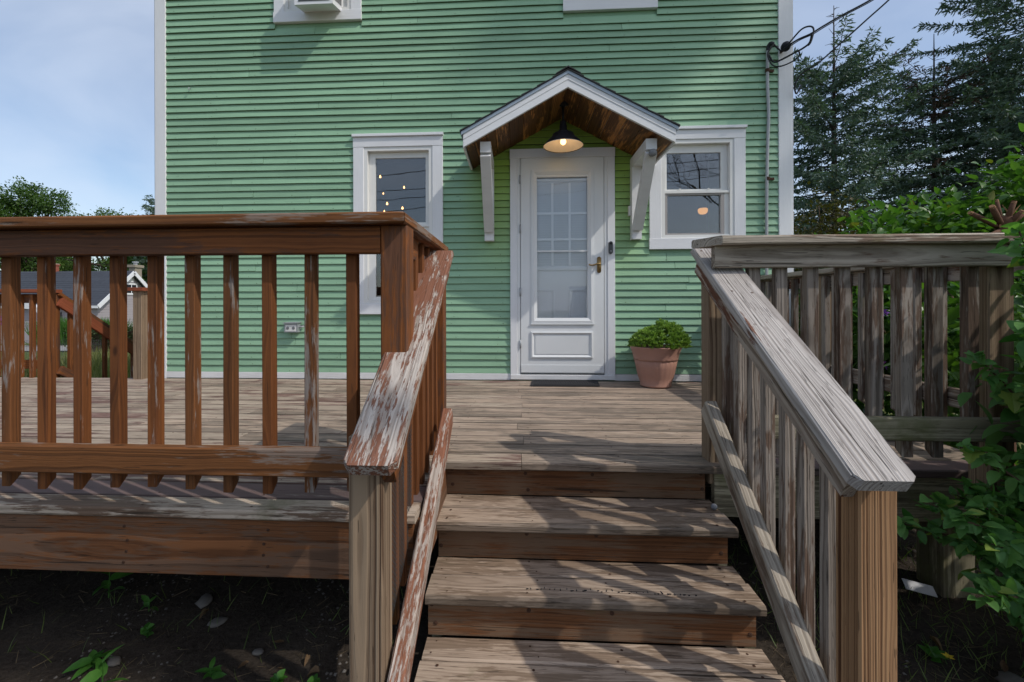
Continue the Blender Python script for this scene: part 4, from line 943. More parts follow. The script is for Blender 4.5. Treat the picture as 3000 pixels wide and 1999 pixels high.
for yy, dx in ((2.0, .05), (1.88, .045), (1.70, .05), (1.40, .045), (1.28, -.02)):
    screw(hr_l, (-.372 + dx, yy, lcz(yy) + .0015), slope_n(lcz), .0055)
# galvanised mesh stapled inside the left stair railing
q = MB(); ya, yb = 1.30, 1.62
for k in range(30):
    yy = ya + (yb - ya) * k / 29; q.bar((-.388, yy, llz(yy) - .08), (-.388, yy, lcz(yy) - .10), .0009, .0009, (1, 0, 0))
for k in range(42):
    o_ = -.06 + .0165 * k
    q.bar((-.3865, ya, llz(ya) + o_), (-.3865, yb, llz(yb) + o_), .0009, .0009, (1, 0, 0))
o = q.build('wire_mesh', M['hw_mesh'], ls); o['kind'] = 'stuff'

# ---- right front railing (grey)
rf = thing('deck_railing', (1.5, 1.93, 0), 'grey weathered railing along the front of the deck right of the stairs', 'railing')
XR = 2.45
board('cap_rail', (.775, 1.93, .978), (XR, 1.93, .978), .140, .036, (0, 0, 1), M['grey'], rf, ch=.006, seg=4, wob=.001, shy0=-.5)
board('top_rail', (.80, 1.925, .916), (XR, 1.925, .916), .092, .038, (0, -1, 0), M['grey'], rf, ch=.004, seg=4, wob=.001, shy0=0)
board('bottom_rail', (.93, 1.915, .223), (XR, 1.915, .223), .092, .038, (0, -1, 0), M['grey_green'], rf, ch=.005, seg=4, wob=.001)
bm = board_mesh('baluster', .87, .046, .037, M['grey_bal'], ch=.003, sh0=-.8)
for i, x in enumerate((.95, 1.056, 1.182, 1.307, 1.429, 1.548, 1.664, 1.80)):
    m4, l = frame((x + .022, 1.953, .115), (x + .022 + .002 * math.sin(i * 2), 1.953, .93), (0, -1, 0)); obj('baluster', bm, rf, m4)
board('post', (1.935, 1.985, -.25), (1.935, 1.985, .959), .10, .09, (0, -1, 0), M['newel_grey'], rf, ch=.005)
sr = thing('deck_railing', (2.15, 3.1, 0), 'grey railing along the right side of the deck running back to the house', 'railing')
SX = 2.15
board('cap_rail', (SX, 2.02, .940), (SX, W - .03, .955), .140, .036, (0, 0, 1), M['grey'], sr, ch=.006, seg=4, wob=.001)
board('top_rail', (SX + .02, 2.02, .877), (SX + .02, W - .03, .892), .090, .038, (-1, 0, 0), M['grey_peel'], sr, ch=.004)
board('bottom_rail', (SX + .02, 2.06, .255), (SX + .02, W - .03, .255), .092, .038, (-1, 0, 0), M['grey'], sr, ch=.004)
bm = board_mesh('baluster', .80, .040, .037, M['grey_bal'], ch=.003, sh0=.8)
for i, yy in enumerate([2.43, 2.575, 2.70, 2.83, 2.95, 3.08, 3.19, 3.29, 3.41, 3.53, 3.65, 3.77, 3.89, 4.01, 4.13, 4.25]):
    m4, l = frame((SX - .020, yy, .115), (SX - .020, yy + .003 * math.sin(i * 3), .90), (-1, 0, 0)); obj('baluster', bm, sr, m4)
board('post', (SX + .02, 3.33, -.2), (SX + .02, 3.33, .92), .088, .088, (-1, 0, 0), M['newel_grey'], sr, ch=.004)

# ---- railing at the far left end with a second stair going down
fl = thing('deck_railing', (-5.2, 4.4, 0), 'distant red brown railing at the back left edge of the deck with hanging balusters', 'railing')
YB = 4.36
board('cap_rail', (-6.3, YB, .888), (-4.70, YB, .876), .14, .036, (0, 0, 1), M['fresh_cap'], fl, ch=.004)
board('top_rail', (-6.3, YB + .02, .805), (-4.78, YB + .02, .800), .09, .038, (0, -1, 0), M['stain'], fl)
board('bottom_rail', (-6.3, YB + .02, .13), (-4.78, YB + .02, .13), .09, .038, (0, -1, 0), M['stain'], fl)
bm = board_mesh('baluster', .84, .038, .038, M['stain_bal'], ch=.002, sh0=-.8)
for k in range(9):
    m4, l = frame((-5.055 - .128 * (k - 1), YB - .018, .0), (-5.055 - .128 * (k - 1), YB - .018, .84), (0, -1, 0)); obj('baluster', bm, fl, m4)
board('post', (-4.76, YB + .02, -.2), (-4.76, YB + .02, .86), .088, .088, (0, -1, 0), M['stain'], fl)
fs = thing('stair_railing', (-4.74, 4.9, -.7), 'distant brown stair rail sloping down from the back left edge of the deck', 'railing')
def fz(y): return .85 - (y - 4.4) * .66
board('handrail', (-4.74, 4.40, fz(4.40)), (-4.74, 5.62, fz(5.62)), .11, .036, (0, 0, 1), M['stain'], fs)
board('upper_rail', (-4.70, 4.40, fz(4.40) - .078), (-4.70, 5.45, fz(5.45) - .078), .10, .036, (1, 0, 0), M['fresh_cap'], fs)
board('lower_rail', (-4.70, 4.40, fz(4.40) - .78), (-4.70, 5.45, fz(5.45) - .78), .09, .036, (1, 0, 0), M['stain'], fs)
for yy in (4.55, 4.75, 4.95, 5.15, 5.33): board('baluster', (-4.74, yy, fz(yy) - .86), (-4.74, yy, fz(yy) - .02), .037, .037, (1, 0, 0), M['stain_bal'], fs)
board('newel_post', (-4.74, 5.52, -.75), (-4.74, 5.52, fz(5.52) - .02), .088, .088, (1, 0, 0), M['stain'], fs)
lp = thing('stair_post', (-3.81, 4.34, 0), 'lone grey post with a red brown cap at the left corner of the house', 'post')
board('post_body', (-3.765, 4.33, -.15), (-3.765, 4.33, .872), .092, .09, (0, -1, 0), M['newel_grey'], lp, ch=.004)
board('post_cap', (-3.838, 4.33, .888), (-3.683, 4.33, .888), .15, .034, (0, 0, 1), M['fresh_cap'], lp, ch=.004)
for i in range(3):
    pass
fst = thing('back_steps', (-4.27, 4.9, -.6), 'distant wooden steps going down between the lone post and the sloping rail', 'stairs')
for k in range(3): board('tread_plank', (-4.72, 4.55 + .26 * k, -.20 - .17 * k), (-3.80, 4.55 + .26 * k, -.20 - .17 * k), .26, .036, (0, 0, 1), M['deck'], fst)

# ================================================================== door mat, pot
mat_ = thing('door_mat', (.42, 4.2, 0), 'black ribbed rubber mat on the deck in front of the door', 'door mat')
b = MB(); b.add([(.100, 4.045, .003), (.712, 4.060, .003), (.735, 4.335, .003), (.122, 4.325, .003), (.100, 4.045, .010), (.712, 4.060, .010), (.735, 4.335, .010), (.122, 4.325, .010)], [(0, 3, 2, 1), (4, 5, 6, 7), (0, 1, 5, 4), (1, 2, 6, 5), (2, 3, 7, 6), (3, 0, 4, 7)]); b.build('base', M['rubber'], mat_)
b = MB()
for k in range(26):
    x = .150 + .54 * k / 25; b.box((x - .007, 4.085, .0095), (x + .007, 4.300, .0135))
b.box((.125, 4.065, .0095), (.705, 4.078, .013)); b.box((.140, 4.308, .0095), (.715, 4.320, .013)); o = b.build('rib', M['rubber'], mat_); o['kind'] = 'stuff'

px, py = 1.205, 4.10
pot = thing('potted_plant', (px, py, 0), 'terracotta coloured pot with a mound of green sedum standing right of the door', 'potted plant')
b = MB(); prof = [(0, .004), (.122, .004), (.130, .008), (.132, .022), (.128, .028), (.143, .09), (.160, .17), (.173, .232), (.175, .238), (.187, .241), (.188, .254), (.192, .275), (.202, .310), (.214, .338), (.219, .350), (.221, .357), (.212, .358), (.210, .335), (.20, .31)]
n = 64; v = []; f = []
for i, (r, zz) in enumerate(prof):
    for k in range(n):
        a = 2 * math.pi * k / n; rr = r + (.0095 * abs(math.sin(a * 11)) if .03 < zz < .236 else 0); dz = .005 * math.sin(a * 22) if .236 <= zz <= .256 else 0
        v.append((px + rr * math.cos(a), py + rr * math.sin(a), zz + dz))
for i in range(len(prof) - 1):
    for k in range(n): f.append((i * n + k, i * n + (k + 1) % n, (i + 1) * n + (k + 1) % n, (i + 1) * n + k))
b.add(v, f); b.build('pot', M['terra'], pot, True)
b = MB(); b.lathe([(.205, .325), (.10, .34), (0, .345)], (px, py, 0), 24); b.build('soil', M['soil'], pot)
N = 640; th = NR.uniform(0, 2 * np.pi, N); el = np.arccos(NR.uniform(.0, 1, N)); pp = []; dd = []
for a, e in zip(th, el):
    bumpx = .75 + .25 * math.sin(3 * a + 1) * math.sin(2 * e); hx = .245 + .02 * math.cos(a)
    d = np.array([math.sin(e) * math.cos(a), math.sin(e) * math.sin(a), math.cos(e)])
    c = np.array([px + .015 + d[0] * hx * (.92 + .1 * bumpx), py + d[1] * .23, .345 + d[2] * (.165 + .07 * (math.cos(a) > -.1) * bumpx)])
    c = np.array([px, py, .33]) + (c - np.array([px, py, .33])) * NR.uniform(.90, 1.05)
    for k in range(13):
        ang = k * 2.4; sp = .35 + .75 * (k / 13)
        dirv = d * .9 + np.array([0, 0, .45]) + sp * (np.array([math.cos(ang), math.sin(ang), .2 * math.sin(ang * 2)]))
        pp.append(c - d * .012); dd.append(dirv)
pp, dd = np.array(pp), np.array(dd)
sel = NR.random(len(pp)) < .95
cloud('foliage', (leaf_ovate(.25, -.15, .20)), pp[sel], rots(dd[sel]), NR.uniform(.026, .044, sel.sum()), M['sedum'], pot, kind='stuff')

# ================================================================== foliage builders
def leafy(name, blobs, n, leaf, size, mat, parent, clump=.25, up_b=.2, kind=None, shell=.55, rng=NR, part='crown'):
    """blobs: list of (x,y,z,rx,ry,rz). Leaves sit in clumps spread through each blob, denser at its skin"""
    vol = np.array([b[3] * b[4] * b[5] for b in blobs]) ** .75; cnt = (n * vol / vol.sum()).astype(int)
    P, D = [], []
    for b, c in zip(blobs, cnt):
        nc = max(3, c // 22)
        d = rng.normal(size=(nc, 3)); d /= np.linalg.norm(d, axis=1, keepdims=True)
        rr = shell + (1 - shell) * rng.random(nc) ** .6; rr *= rng.uniform(.82, 1.12, nc)
        cc = np.array(b[:3]) + d * rr[:, None] * np.array(b[3:])
        idx = rng.integers(0, nc, c)
        off = rng.normal(size=(c, 3)) * clump * np.array([1, 1, .7])
        P.append(cc[idx] + off)
        dv = d[idx] * .7 + rng.normal(size=(c, 3)) * .6 + np.array([0, 0, up_b - .25]); D.append(dv)
    P, D = np.concatenate(P), np.concatenate(D)
    return cloud(part, leaf, P, rots(D, rng=rng), rng.uniform(.7, 1.3, len(P)) * size, mat, parent, **({'kind': kind} if kind else {}))
def trunk(parent, base, top, r0, r1, limbs=(), bend=.15, mat=None, n=8, name='trunk'):
    q = MB(); b0, t0 = Vector(base), Vector(top); mid = (b0 + t0) / 2 + Vector((R.uniform(-bend, bend), R.uniform(-bend, bend), 0))
    pts = pathpts([b0, mid, t0], 5); q.tube(pts, [r0 + (r1 - r0) * i / (len(pts) - 1) for i in range(len(pts))], n)
    for (a, c, r) in limbs:
        pl_ = pathpts([a, (Vector(a) + Vector(c)) / 2 + Vector((R.uniform(-.2, .2), R.uniform(-.2, .2), R.uniform(0, .3))) * bend * 3, c], 3)
        q.tube(pl_, [r * (1 - .75 * i / (len(pl_) - 1)) for i in range(len(pl_))], 6)
    return q.build(name, mat or M['bark'], parent, True)
def broadleaf(name, x, y, h, rx, label, mat, n, size, blobs=9, seed=1, group=None, cat='tree', zlow=.25, clump=.5, rk=1.0):
    rg = np.random.default_rng(seed); z0 = gz(x, y)
    t = thing(name, (x, y, z0), label, cat, group)
    bl = []
    for k in range(blobs):
        a = rg.uniform(0, 2 * np.pi); q = rg.uniform(.15, .75); hz_ = rg.uniform(zlow, .92); w = 1 - abs(hz_ - .55) * .9
        bl.append((x + math.cos(a) * rx * q * w, y + math.sin(a) * rx * q * w, z0 + h * hz_, rk * rx * rg.uniform(.26, .44), rk * rx * rg.uniform(.26, .44), rk * h * rg.uniform(.08, .15)))
    bl.append((x, y, z0 + h * .9, rx * .35, rx * .35, h * .1))
    leafy(name, bl, n, LEAF_FOLD, size, mat, t, clump=clump, rng=rg)
    limbs = [((x, y, z0 + h * rg.uniform(.2, .55)), (b[0], b[1], b[2]), h * .012) for b in bl]
    trunk(t, (x, y, z0 - .1), (x + rg.uniform(-.3, .3), y, z0 + h * .75), h * .028, h * .008, limbs, .3)
    return t
def spruce(x, y, h, L0, label, seed, n_wh=26, bare=1.5, dead=0.0, base=.10, card=.19, dens=1.0, lean=0.0):
    rg = np.random.default_rng(seed); z0 = gz(x, y)
    t = thing('spruce_tree', (x, y, z0), label, 'tree', 'spruce trees behind the house')
    def axis(k): return np.array([x + lean * h * k, y, z0 + h * k])
    q = MB(); pts = [axis(k) for k in np.linspace(0, 1, 12)]
    q.tube(pts, [h * .0135 * (1 - k) + .012 for k in np.linspace(0, 1, 12)], 8)
    for _ in range(int(bare * 9)):   # dead twigs on the bare leader
        k0 = 1 - rg.uniform(.05, 1) * bare / h; a = rg.uniform(0, 6.28); p0 = Vector(axis(k0)); q.tube([p0, p0 + Vector((math.cos(a) * rg.uniform(.1, .45), math.sin(a) * .3, rg.uniform(-.05, .2)))], [.014, .006], 4)
    for _ in range(7 if bare > 1 else 2):   # long dead limbs poking out of the top
        k0 = 1 - rg.uniform(1.0, 2.6) * max(bare, 1) / h; a = rg.uniform(0, 6.28); p0 = Vector(axis(k0)); l0 = rg.uniform(1.2, 2.4); q.tube([p0, p0 + Vector((math.cos(a) * l0 * .5, math.sin(a) * l0 * .5, l0 * .12)), p0 + Vector((math.cos(a) * l0, math.sin(a) * l0, l0 * .45))], [.03, .02, .008], 5)
    tr = q.build('trunk', M['bark'], t, True)
    br = MB(); P, D, S = [], [], []; P2, D2 = [], []
    for w in range(n_wh):
        k = base + (1 - base - bare / h) * (w / (n_wh - 1)) ** .92
        nb = rg.integers(6, 9); a0 = rg.uniform(0, 6.28)
        for i in range(nb):
            a = a0 + i * 6.283 / nb + rg.normal(0, .25)
            kk = (k - base) / (1 - base - bare / h); Lb = L0 * (1 - .66 * kk) ** 1.0 * rg.uniform(.55, 1.15) + .25
            if rg.random() < .10: Lb *= .4
            upk = .05 + .55 * max(0, (kk - .45)) - .12 * (1 - kk)
            p = axis(k + rg.uniform(-.01, .01)); hd = np.array([math.cos(a), math.sin(a), 0]); pl_ = [p]; ns = 7
            for s in range(1, ns + 1):
                f = s / ns; z = Lb * (upk * f - .30 * f * f * (1 - k) + .16 * f ** 3)
                pl_.append(p + hd * Lb * f + np.array([rg.normal(0, .02), rg.normal(0, .02), z]))
            br.tube(pl_, [.03 * (Lb / L0) * (1 - .85 * s / ns) + .006 for s in range(ns + 1)], 4, False)
            isdead = rg.random() < dead
            side = np.array([-hd[1], hd[0], 0])
            nt_ = int(Lb * 15 * dens)
            for q_ in range(nt_):
                f = .16 + .84 * (q_ + rg.random()) / nt_; s = min(int(f * ns), ns - 1); u = f * ns - s
                c = pl_[s] * (1 - u) + pl_[s + 1] * u; sg = 1 if q_ % 2 else -1
                tl = (.22 + .42 * (1 - f)) * rg.uniform(.6, 1.2)
                td = side * sg * rg.uniform(.5, 1) + hd * rg.uniform(.3, .9) + np.array([0, 0, rg.uniform(-.55, .18)])
                td /= np.linalg.norm(td); m_ = 6
                for e in range(m_):
                    cc = c + td * tl * (e / m_)
                    dv = td + rg.normal(0, .55, 3)
                    (P2 if isdead else P).append(cc); (D2 if isdead else D).append(dv)
    br.build('branch', M['bark'], t, True)['kind'] = 'stuff'
    P, D = np.array(P), np.array(D)
    cloud('crown', LEAF_NEEDLE, P, rots(D, 3.1, rg), rg.uniform(.7, 1.35, len(P)) * card, M['spruce'], t)
    if len(P2): cloud('dead_foliage', LEAF_NEEDLE, np.array(P2), rots(np.array(D2), 3.1, rg), rg.uniform(.7, 1.3, len(P2)) * card * .8, M['spruce_dead'], t)
    return t
spruce(13.3, 20, 14.4, 5.2, 'spruce with a long bare dead tip, nearest the house corner', 3, bare=2.7, dens=1.05)
spruce(18.0, 20.8, 13.6, 5.4, 'spruce with a short dead tip and browned branches, middle of the right hand group', 4, bare=2.2, dead=.24)
spruce(20.3, 19.2, 17.5, 5.8, 'tallest and densest spruce at the right edge of the picture', 8, n_wh=30, bare=.2, dens=1.15)
spruce(23.5, 22.5, 13.0, 5.0, 'spruce mostly hidden beyond the tallest one at the right edge', 9, bare=.2, dead=.12)
for i, (x, y, zz, dx) in enumerate(((13.3, 19.8, 12.2, .9),)): pass

# bronze shrub under the first spruce, behind the house corner
bs = thing('bronze_shrub', (5.9, 9.0, gz(5.9, 9)), 'bronze green shrub with thin pale stems beneath the first spruce', 'shrub')
leafy('x', [(5.4, 9, 1.5, .8, .8, 1.3), (6.1, 9.1, 1.4, .8, .8, 1.0), (5.0, 9.2, 1.0, .7, .7, 1.1), (5.75, 9, 2.4, .45, .45, .55)], 5200, LEAF_FOLD, .085, M['brown_bush'], bs, .16)
trunk(bs, (5.8, 9, gz(5.8, 9)), (5.7, 9, 2.6), .03, .008, [((5.8, 9, -.2), (5.2, 8.8, 2.0), .02), ((5.8, 9, -.1), (6.3, 8.9, 2.3), .02), ((5.8, 9, 0), (6.0, 8.6, 2.7), .015)], .1, M['twig'])

# ---- pruned shrub behind the right railing, with a hacked stump
OV, LB = leaf_ovate(), leaf_lobed()
ps = thing('pruned_shrub', (3.9, 4.2, gz(3.9, 4.2)), 'bright green pruned bush spilling over behind the right deck railing', 'shrub')
bl = [(3.20, 4.3, 1.0, .42, .5, .50), (3.62, 4.4, 1.22, .45, .5, .50), (4.05, 4.2, 1.05, .5, .5, .60), (4.45, 4.1, 1.35, .5, .5, .55), (4.95, 4.2, 1.55, .6, .5, .7), (4.15, 4.6, 1.4, .35, .3, .3), (4.55, 4.3, 1.75, .4, .35, .3), (4.6, 4.3, .2, .8, .6, .7), (3.4, 4.4, .0, .7, .6, .7), (2.85, 4.5, .40, .35, .4, .5), (4.3, 4.3, 1.38, .30, .3, .22)]
leafy('x', bl, 12500, OV, .085, M['shrub2'], ps, .10)
q = MB()
for k in range(14):
    a = R.uniform(0, 6.28); b0 = Vector((3.9 + R.uniform(-.3, .3), 4.2, -.7)); t0 = Vector((3.9 + R.uniform(-.95, 1.0), 4.2 + R.uniform(-.35, .3), R.uniform(.7, 1.35)))
    q.tube(pathpts([b0, (b0 + t0) / 2 + Vector((R.uniform(-.2, .2), 0, R.uniform(-.1, .2))), t0], 4), [.022 - .0018 * i for i in range(9)], 6)
q.build('stem', M['twig'], ps, True)
st = thing('hacked_stump', (3.62, 3.60, -.7), 'torn brown stump with splintered cut branches rising over the right railing', 'stump')
sx, sy = 3.55, 3.55
q = MB(); q.tube(pathpts([(sx + .02, sy, -.75), (sx, sy, .3), (sx - .01, sy, 1.0), (sx + .005, sy, 1.24), (sx + .02, sy, 1.36)], 5), [.055] * 8 + [.05] * 7 + [.048, .052, .055, .058, .05, .042], 10); q.build('trunk', M['cutbark'], st, True)
for (dx, dy, dz, l, r) in ((-.9, -.15, .38, .30, .020), (-.55, -.3, .5, .24, .022), (.1, -.3, 1, .20, .020), (.5, -.2, .55, .16, .024), (-.1, .1, 1, .22, .014), (.9, -.2, .1, .26, .020), (-.8, -.4, -.25, .22, .016), (.3, -.6, .8, .15, .02)):
    d = Vector((dx, dy, dz)).normalized(); p0 = Vector((sx, sy, 1.27)); p1 = p0 + d * l; q = MB()
    q.tube([p0, p0 + d * l * .6, p1], [r, r * .9, r * .75], 7); o = q.build('cut_branch', M['cutbark'], st, True)
    q = MB(); q.tube([p1 - d * .012, p1 + d * .004], [r * .80, r * .70], 7); q.build('cut_end', M['cut'], st)
q = MB()
for k in range(14):
    a = R.uniform(0, 6.28); p0 = Vector((sx + R.uniform(-.05, .05), sy - .03, R.uniform(1.15, 1.38))); p1 = p0 + Vector((R.uniform(-.07, .05), R.uniform(-.05, 0), R.uniform(-.05, .10))); q.tube([p0, p1], [.009, .002], 4)
q.build('splinter', M['cut'], st)['kind'] = 'stuff'

# ---- bushes seen between the balusters of the right side railing
hb = thing('flowering_shrub', (3.1, 3.2, gz(3.1, 3.2)), 'green shrub with purple blossoms behind the grey balusters of the right side railing', 'shrub')
bl = [(2.75, 2.6, .45, .35, .35, .6), (3.1, 3.1, .60, .4, .4, .55), (2.9, 3.7, .62, .40, .4, .55), (3.3, 2.3, .3, .4, .35, .8), (3.0, 4.3, .45, .35, .4, .55), (3.5, 3.7, .3, .5, .5, .7)]
leafy('x', bl, 5200, OV, .085, M['shrub2'], hb, .10)
trunk(hb, (3.1, 3.2, -.7), (3.0, 3.4, .9), .035, .012, [((3.1, 3.2, -.6), (2.6, 2.7, .8), .024), ((3.1, 3.2, -.55), (3.4, 2.9, .8), .022), ((3.1, 3.2, -.5), (2.75, 3.9, .8), .02)], .15, M['twig'], name='stem')
fp = [(2.50, 3.95, .90), (2.54, 3.8, .93), (2.46, 4.05, .84), (2.42, 3.62, .60), (2.55, 3.35, .66), (2.50, 3.30, .30), (2.44, 3.8, .45)]
for p in fp:
    P_ = np.array([p] * 6) + NR.normal(0, .006, (6, 3)); a = np.arange(6) * 1.047
    cloud('blossom', LEAF_FOLD, P_, rots(np.stack([np.cos(a) * .8, -.6 * np.ones(6), np.sin(a) * .8], 1)), .045, M['purple'], hb)
# grass beyond the deck on the right
def grass(name, pts, hmin, hmax, mat, spread=.25, **k):
    n = len(pts); d = np.stack([NR.normal(0, spread, n), NR.normal(0, spread, n), np.ones(n)], 1)
    return cloud(name, BLADE, pts, rots(d, 3.14), NR.uniform(hmin, hmax, n), mat, **k)
def gpts(n, x0, x1, y0, y1):
    x = NR.uniform(x0, x1, n); y = NR.uniform(y0, y1, n); return np.stack([x, y, np.array([gz(a, b) for a, b in zip(x, y)]) - .005], 1)
grass('lawn_grass', np.concatenate([gpts(9000, 2.3, 6.5, 2.4, 9), gpts(9000, -9, -3.7, 5.2, 12)]), .05, .13, M['grass_leaf'], kind='stuff')
grass('tall_grass', np.concatenate([gpts(9000, -11, -4.6, 7.0, 12.5), gpts(1500, -6.5, -3.8, 5.4, 7)]), .22, .60, M['grass_dry'], .18, kind='stuff')

# ---- big shrub in the right foreground: 300 leaves of its own + the inner mass
fs_ = thing('leafy_shrub', (2.15, 1.62, gz(2.15, 1.62)), 'dark green leafy shrub filling the right edge in front of the deck', 'shrub')
rg = np.random.default_rng(21)
stems = []
base = Vector((2.12, 1.68, -.66))
ends = [(1.62, 1.72, .55), (1.72, 1.66, .98), (1.85, 1.50, 1.12), (1.98, 1.62, .95), (2.15, 1.60, 1.15), (1.80, 1.60, .20), (1.58, 1.70, .22), (1.66, 1.72, .04), (1.92, 1.52, .60), (2.25, 1.72, .8), (1.52, 1.78, -.02), (1.40, 1.82, -.10), (1.78, 1.50, -.16), (1.62, 1.62, -.28), (2.0, 1.45, .1), (2.4, 1.6, 1.0), (2.3, 1.45, .4), (1.70, 1.42, -.42), (1.95, 1.35, -.25), (1.75, 1.72, .40), (2.05, 1.5, .3), (2.45, 1.9, .6)]
for _ in range(44):
    yy_ = rg.uniform(1.45, 1.80); zz_ = rg.uniform(-.45, 1.02); ends.append((yy_ * (1.05 + .10 * rg.random() - (.08 if zz_ < .15 else 0) - (.07 if -.22 < zz_ < -.05 else 0)) + (.12 if zz_ < -.25 else 0), yy_, zz_))
for _ in range(14):
    yy_ = rg.uniform(1.50, 1.80); ends.append((yy_ * (1.03 + .10 * rg.random()), yy_, rg.uniform(.40, 1.02)))
for _ in range(10):
    yy_ = rg.uniform(1.60, 1.85); ends.append((yy_ * (.88 + .16 * rg.random()), yy_, rg.uniform(-.22, .12)))
q = MB()
for e in ends:
    e = Vector(e); m_ = base.lerp(e, .5) + Vector((.08, 0, .14)); pts = pathpts([base + Vector((R.uniform(-.08, .08), R.uniform(-.05, .05), 0)), m_, e], 8); stems.append(pts)
    q.tube(pts, [.010 - .0075 * i / (len(pts) - 1) for i in range(len(pts))], 6)
q.build('stem', M['twig'], fs_, True)
LP, LD, LS = [], [], []
for pts in stems:
    n = len(pts)
    for i in range(int(n * .25), n):
        for s in range(9):
            p = pts[i].lerp(pts[max(i - 1, 0)], rg.random()); tang = (pts[min(i + 1, n - 1)] - pts[i - 1]).normalized()
            d = tang * rg.uniform(.1, .7) + Vector(rg.normal(0, .65, 3)) + Vector((-.12, -.25, -.10))
            LP.append(p + Vector(rg.normal(0, .012, 3))); LD.append(d); LS.append(rg.uniform(.030, .068))
LP, LD, LS = np.array(LP), np.array(LD), np.array(LS)
# nearest to the camera first: those become single leaf parts
dist = np.linalg.norm(LP - np.array([0, 0, .72]), axis=1); vis = LP[:, 0] / LP[:, 1] < 1.14
order = np.argsort(np.where(vis, -LS / dist, 9))
single = order[:296]; rest = order[296:]
lm = [mesh('leaf', OV[0], OV[1], M['shrub'], True), mesh('leaf', LB[0], LB[1], M['shrub'], False), mesh('leaf', leaf_ovate(.1, .35, .26)[0], OV[1], M['shrub'], True)]
RM = rots(LD, rng=rg)
for c_, i in enumerate(single):
    m4 = Matrix([[*(RM[i][r] * LS[i] * (1.15 if c_ % 3 == 1 else 1)), LP[i][r]] for r in range(3)] + [[0, 0, 0, 1]])
    obj('leaf', lm[(c_ * 7) % 3], fs_, m4)
cloud('foliage', OV, LP[rest], RM[rest], LS[rest], M['shrub'], fs_, kind='stuff')
leafy('x', [(2.15, 1.72, .72, .26, .16, .36), (2.2, 1.7, .1, .28, .16, .5), (2.02, 1.70, .30, .20, .12, .45), (2.45, 1.6, .5, .3, .3, .8), (2.5, 1.3, .2, .3, .3, .8), (1.95, 1.72, -.15, .20, .10, .22)], 3000, OV, .085, M['shrub'], fs_, .07, kind='stuff', part='inner_foliage', rng=rg)

# ---- shade tree standing beyond the right edge of the picture
def sunward(u, v, h):
    """place at u across and v above the sun's rays through the camera foot, h metres towards the sun"""
    return (.436 * u + .900 * h, .900 * u - .436 * h, (v + .721 * h) / .693)
sh = thing('shade_tree', (18.0, -.9, gz(18, -.9)), 'tall leafy tree right of the deck that shades the upper right of the wall', 'tree')
def bl_(u, v, h, r, k=1.0): x, y, z = sunward(u, v, h); return (x, y, z, r, r, r * k)
leafy('x', [bl_(4.50, 2.95, 16, .30), bl_(4.62, 2.62, 16, .20), bl_(4.40, 3.35, 16, .34), bl_(4.62, 3.3, 16, .30), bl_(4.28, 3.8, 16, .42), bl_(4.7, 3.9, 16, .4), bl_(4.3, 4.5, 16, .5), bl_(5.0, 4.7, 16, .6)], 17000, LEAF_FOLD, .13, M['maple'], sh, .11)
leafy('x', [bl_(5.02, 1.6, 16, .10), bl_(5.06, 1.15, 16, .09), bl_(4.86, 1.85, 16, .09), bl_(5.08, 2.1, 16, .10)], 900, LEAF_FOLD, .11, M['maple'], sh, .08, part='bough')
leafy('x', [bl_(5.8, 4.4, 16.5, .8), bl_(6.8, 4.0, 17, 1.2), bl_(6.9, 5.4, 17, 1.3), bl_(7.6, 3.0, 17, 1.2)], 6000, LEAF_FOLD, .15, M['maple'], sh, .16, part='bough')
t0 = sunward(6.9, 4.5, 17)
trunk(sh, (18.0, -.9, -1.2), t0, .26, .06, [((17.9, -1.2, 13), sunward(4.5, 3.8, 16), .06), ((17.9, -1.4, 16), sunward(5.6, 4.4, 16.5), .06)], .3)
yt = thing('shade_tree', (6.6, -4.0, gz(6.6, -4)), 'unseen young tree added to shade the bare earth left of the steps', 'tree')  # tree added out of view, its leaves lined up to shade the earth
leafy('x', [bl_(.36 + .034 * k, 1.79 - .0503 * k, 5, .055) for k in range(18)], 6500, LEAF_FOLD, .05, M['maple'], yt, .018, part='bough')
leafy('x', [bl_(.1, 2.05, 5, .25), bl_(-.3, 1.9, 5.3, .5), bl_(-.9, 2.3, 5.6, .7)], 2600, LEAF_FOLD, .085, M['maple'], yt, .06)
trunk(yt, (6.6, -4.0, -.9), sunward(-.9, 2.6, 5.6), .07, .02, [(sunward(-.6, 2.3, 5.5), sunward(.6, 1.46, 5), .02)], .1)

# ---- the street side behind the camera, mirrored in the panes
bt = thing('bare_tree', (8.9, -9, -.8), 'leafless tree across the street, mirrored in the upper pane of the right window', 'tree')
q = MB()
def fork(p, d, l, r, k):
    e = p + d * l; m_ = p.lerp(e, .5) + Vector((R.uniform(-.06, .06), R.uniform(-.06, .06), R.uniform(-.06, .06))) * l
    q.tube([p, m_, e], [r, r * .85, r * .65], 5, False)
    if k == 0: return
    for _ in range(3 if k > 1 else 4):
        nd = (d + Vector((R.uniform(-.8, .8), R.uniform(-.8, .8), R.uniform(-.25, .6)))).normalized(); fork(p.lerp(e, R.uniform(.55, 1)), nd, l * R.uniform(.55, .85), r * .58, k - 1)
fork(Vector((8.9, -9, -.9)), Vector((-.05, 0, 1)), 4.4, .075, 6)
q.build('trunk', M['bark'], bt, True)
up_ = thing('utility_pole', (10.4, -9.3, -.8), 'wooden utility pole across the street carrying the wires mirrored in the windows', 'utility pole')
q = MB(); q.tube([(10.4, -9.3, -.9), (10.35, -9.3, 8.6)], [.15, .11], 10); q.build('pole', M['bark'], up_, True); q = MB(); q.box((9.3, -9.36, 8.0), (11.4, -9.24, 8.12)); q.build('crossarm', M['bark'], up_)
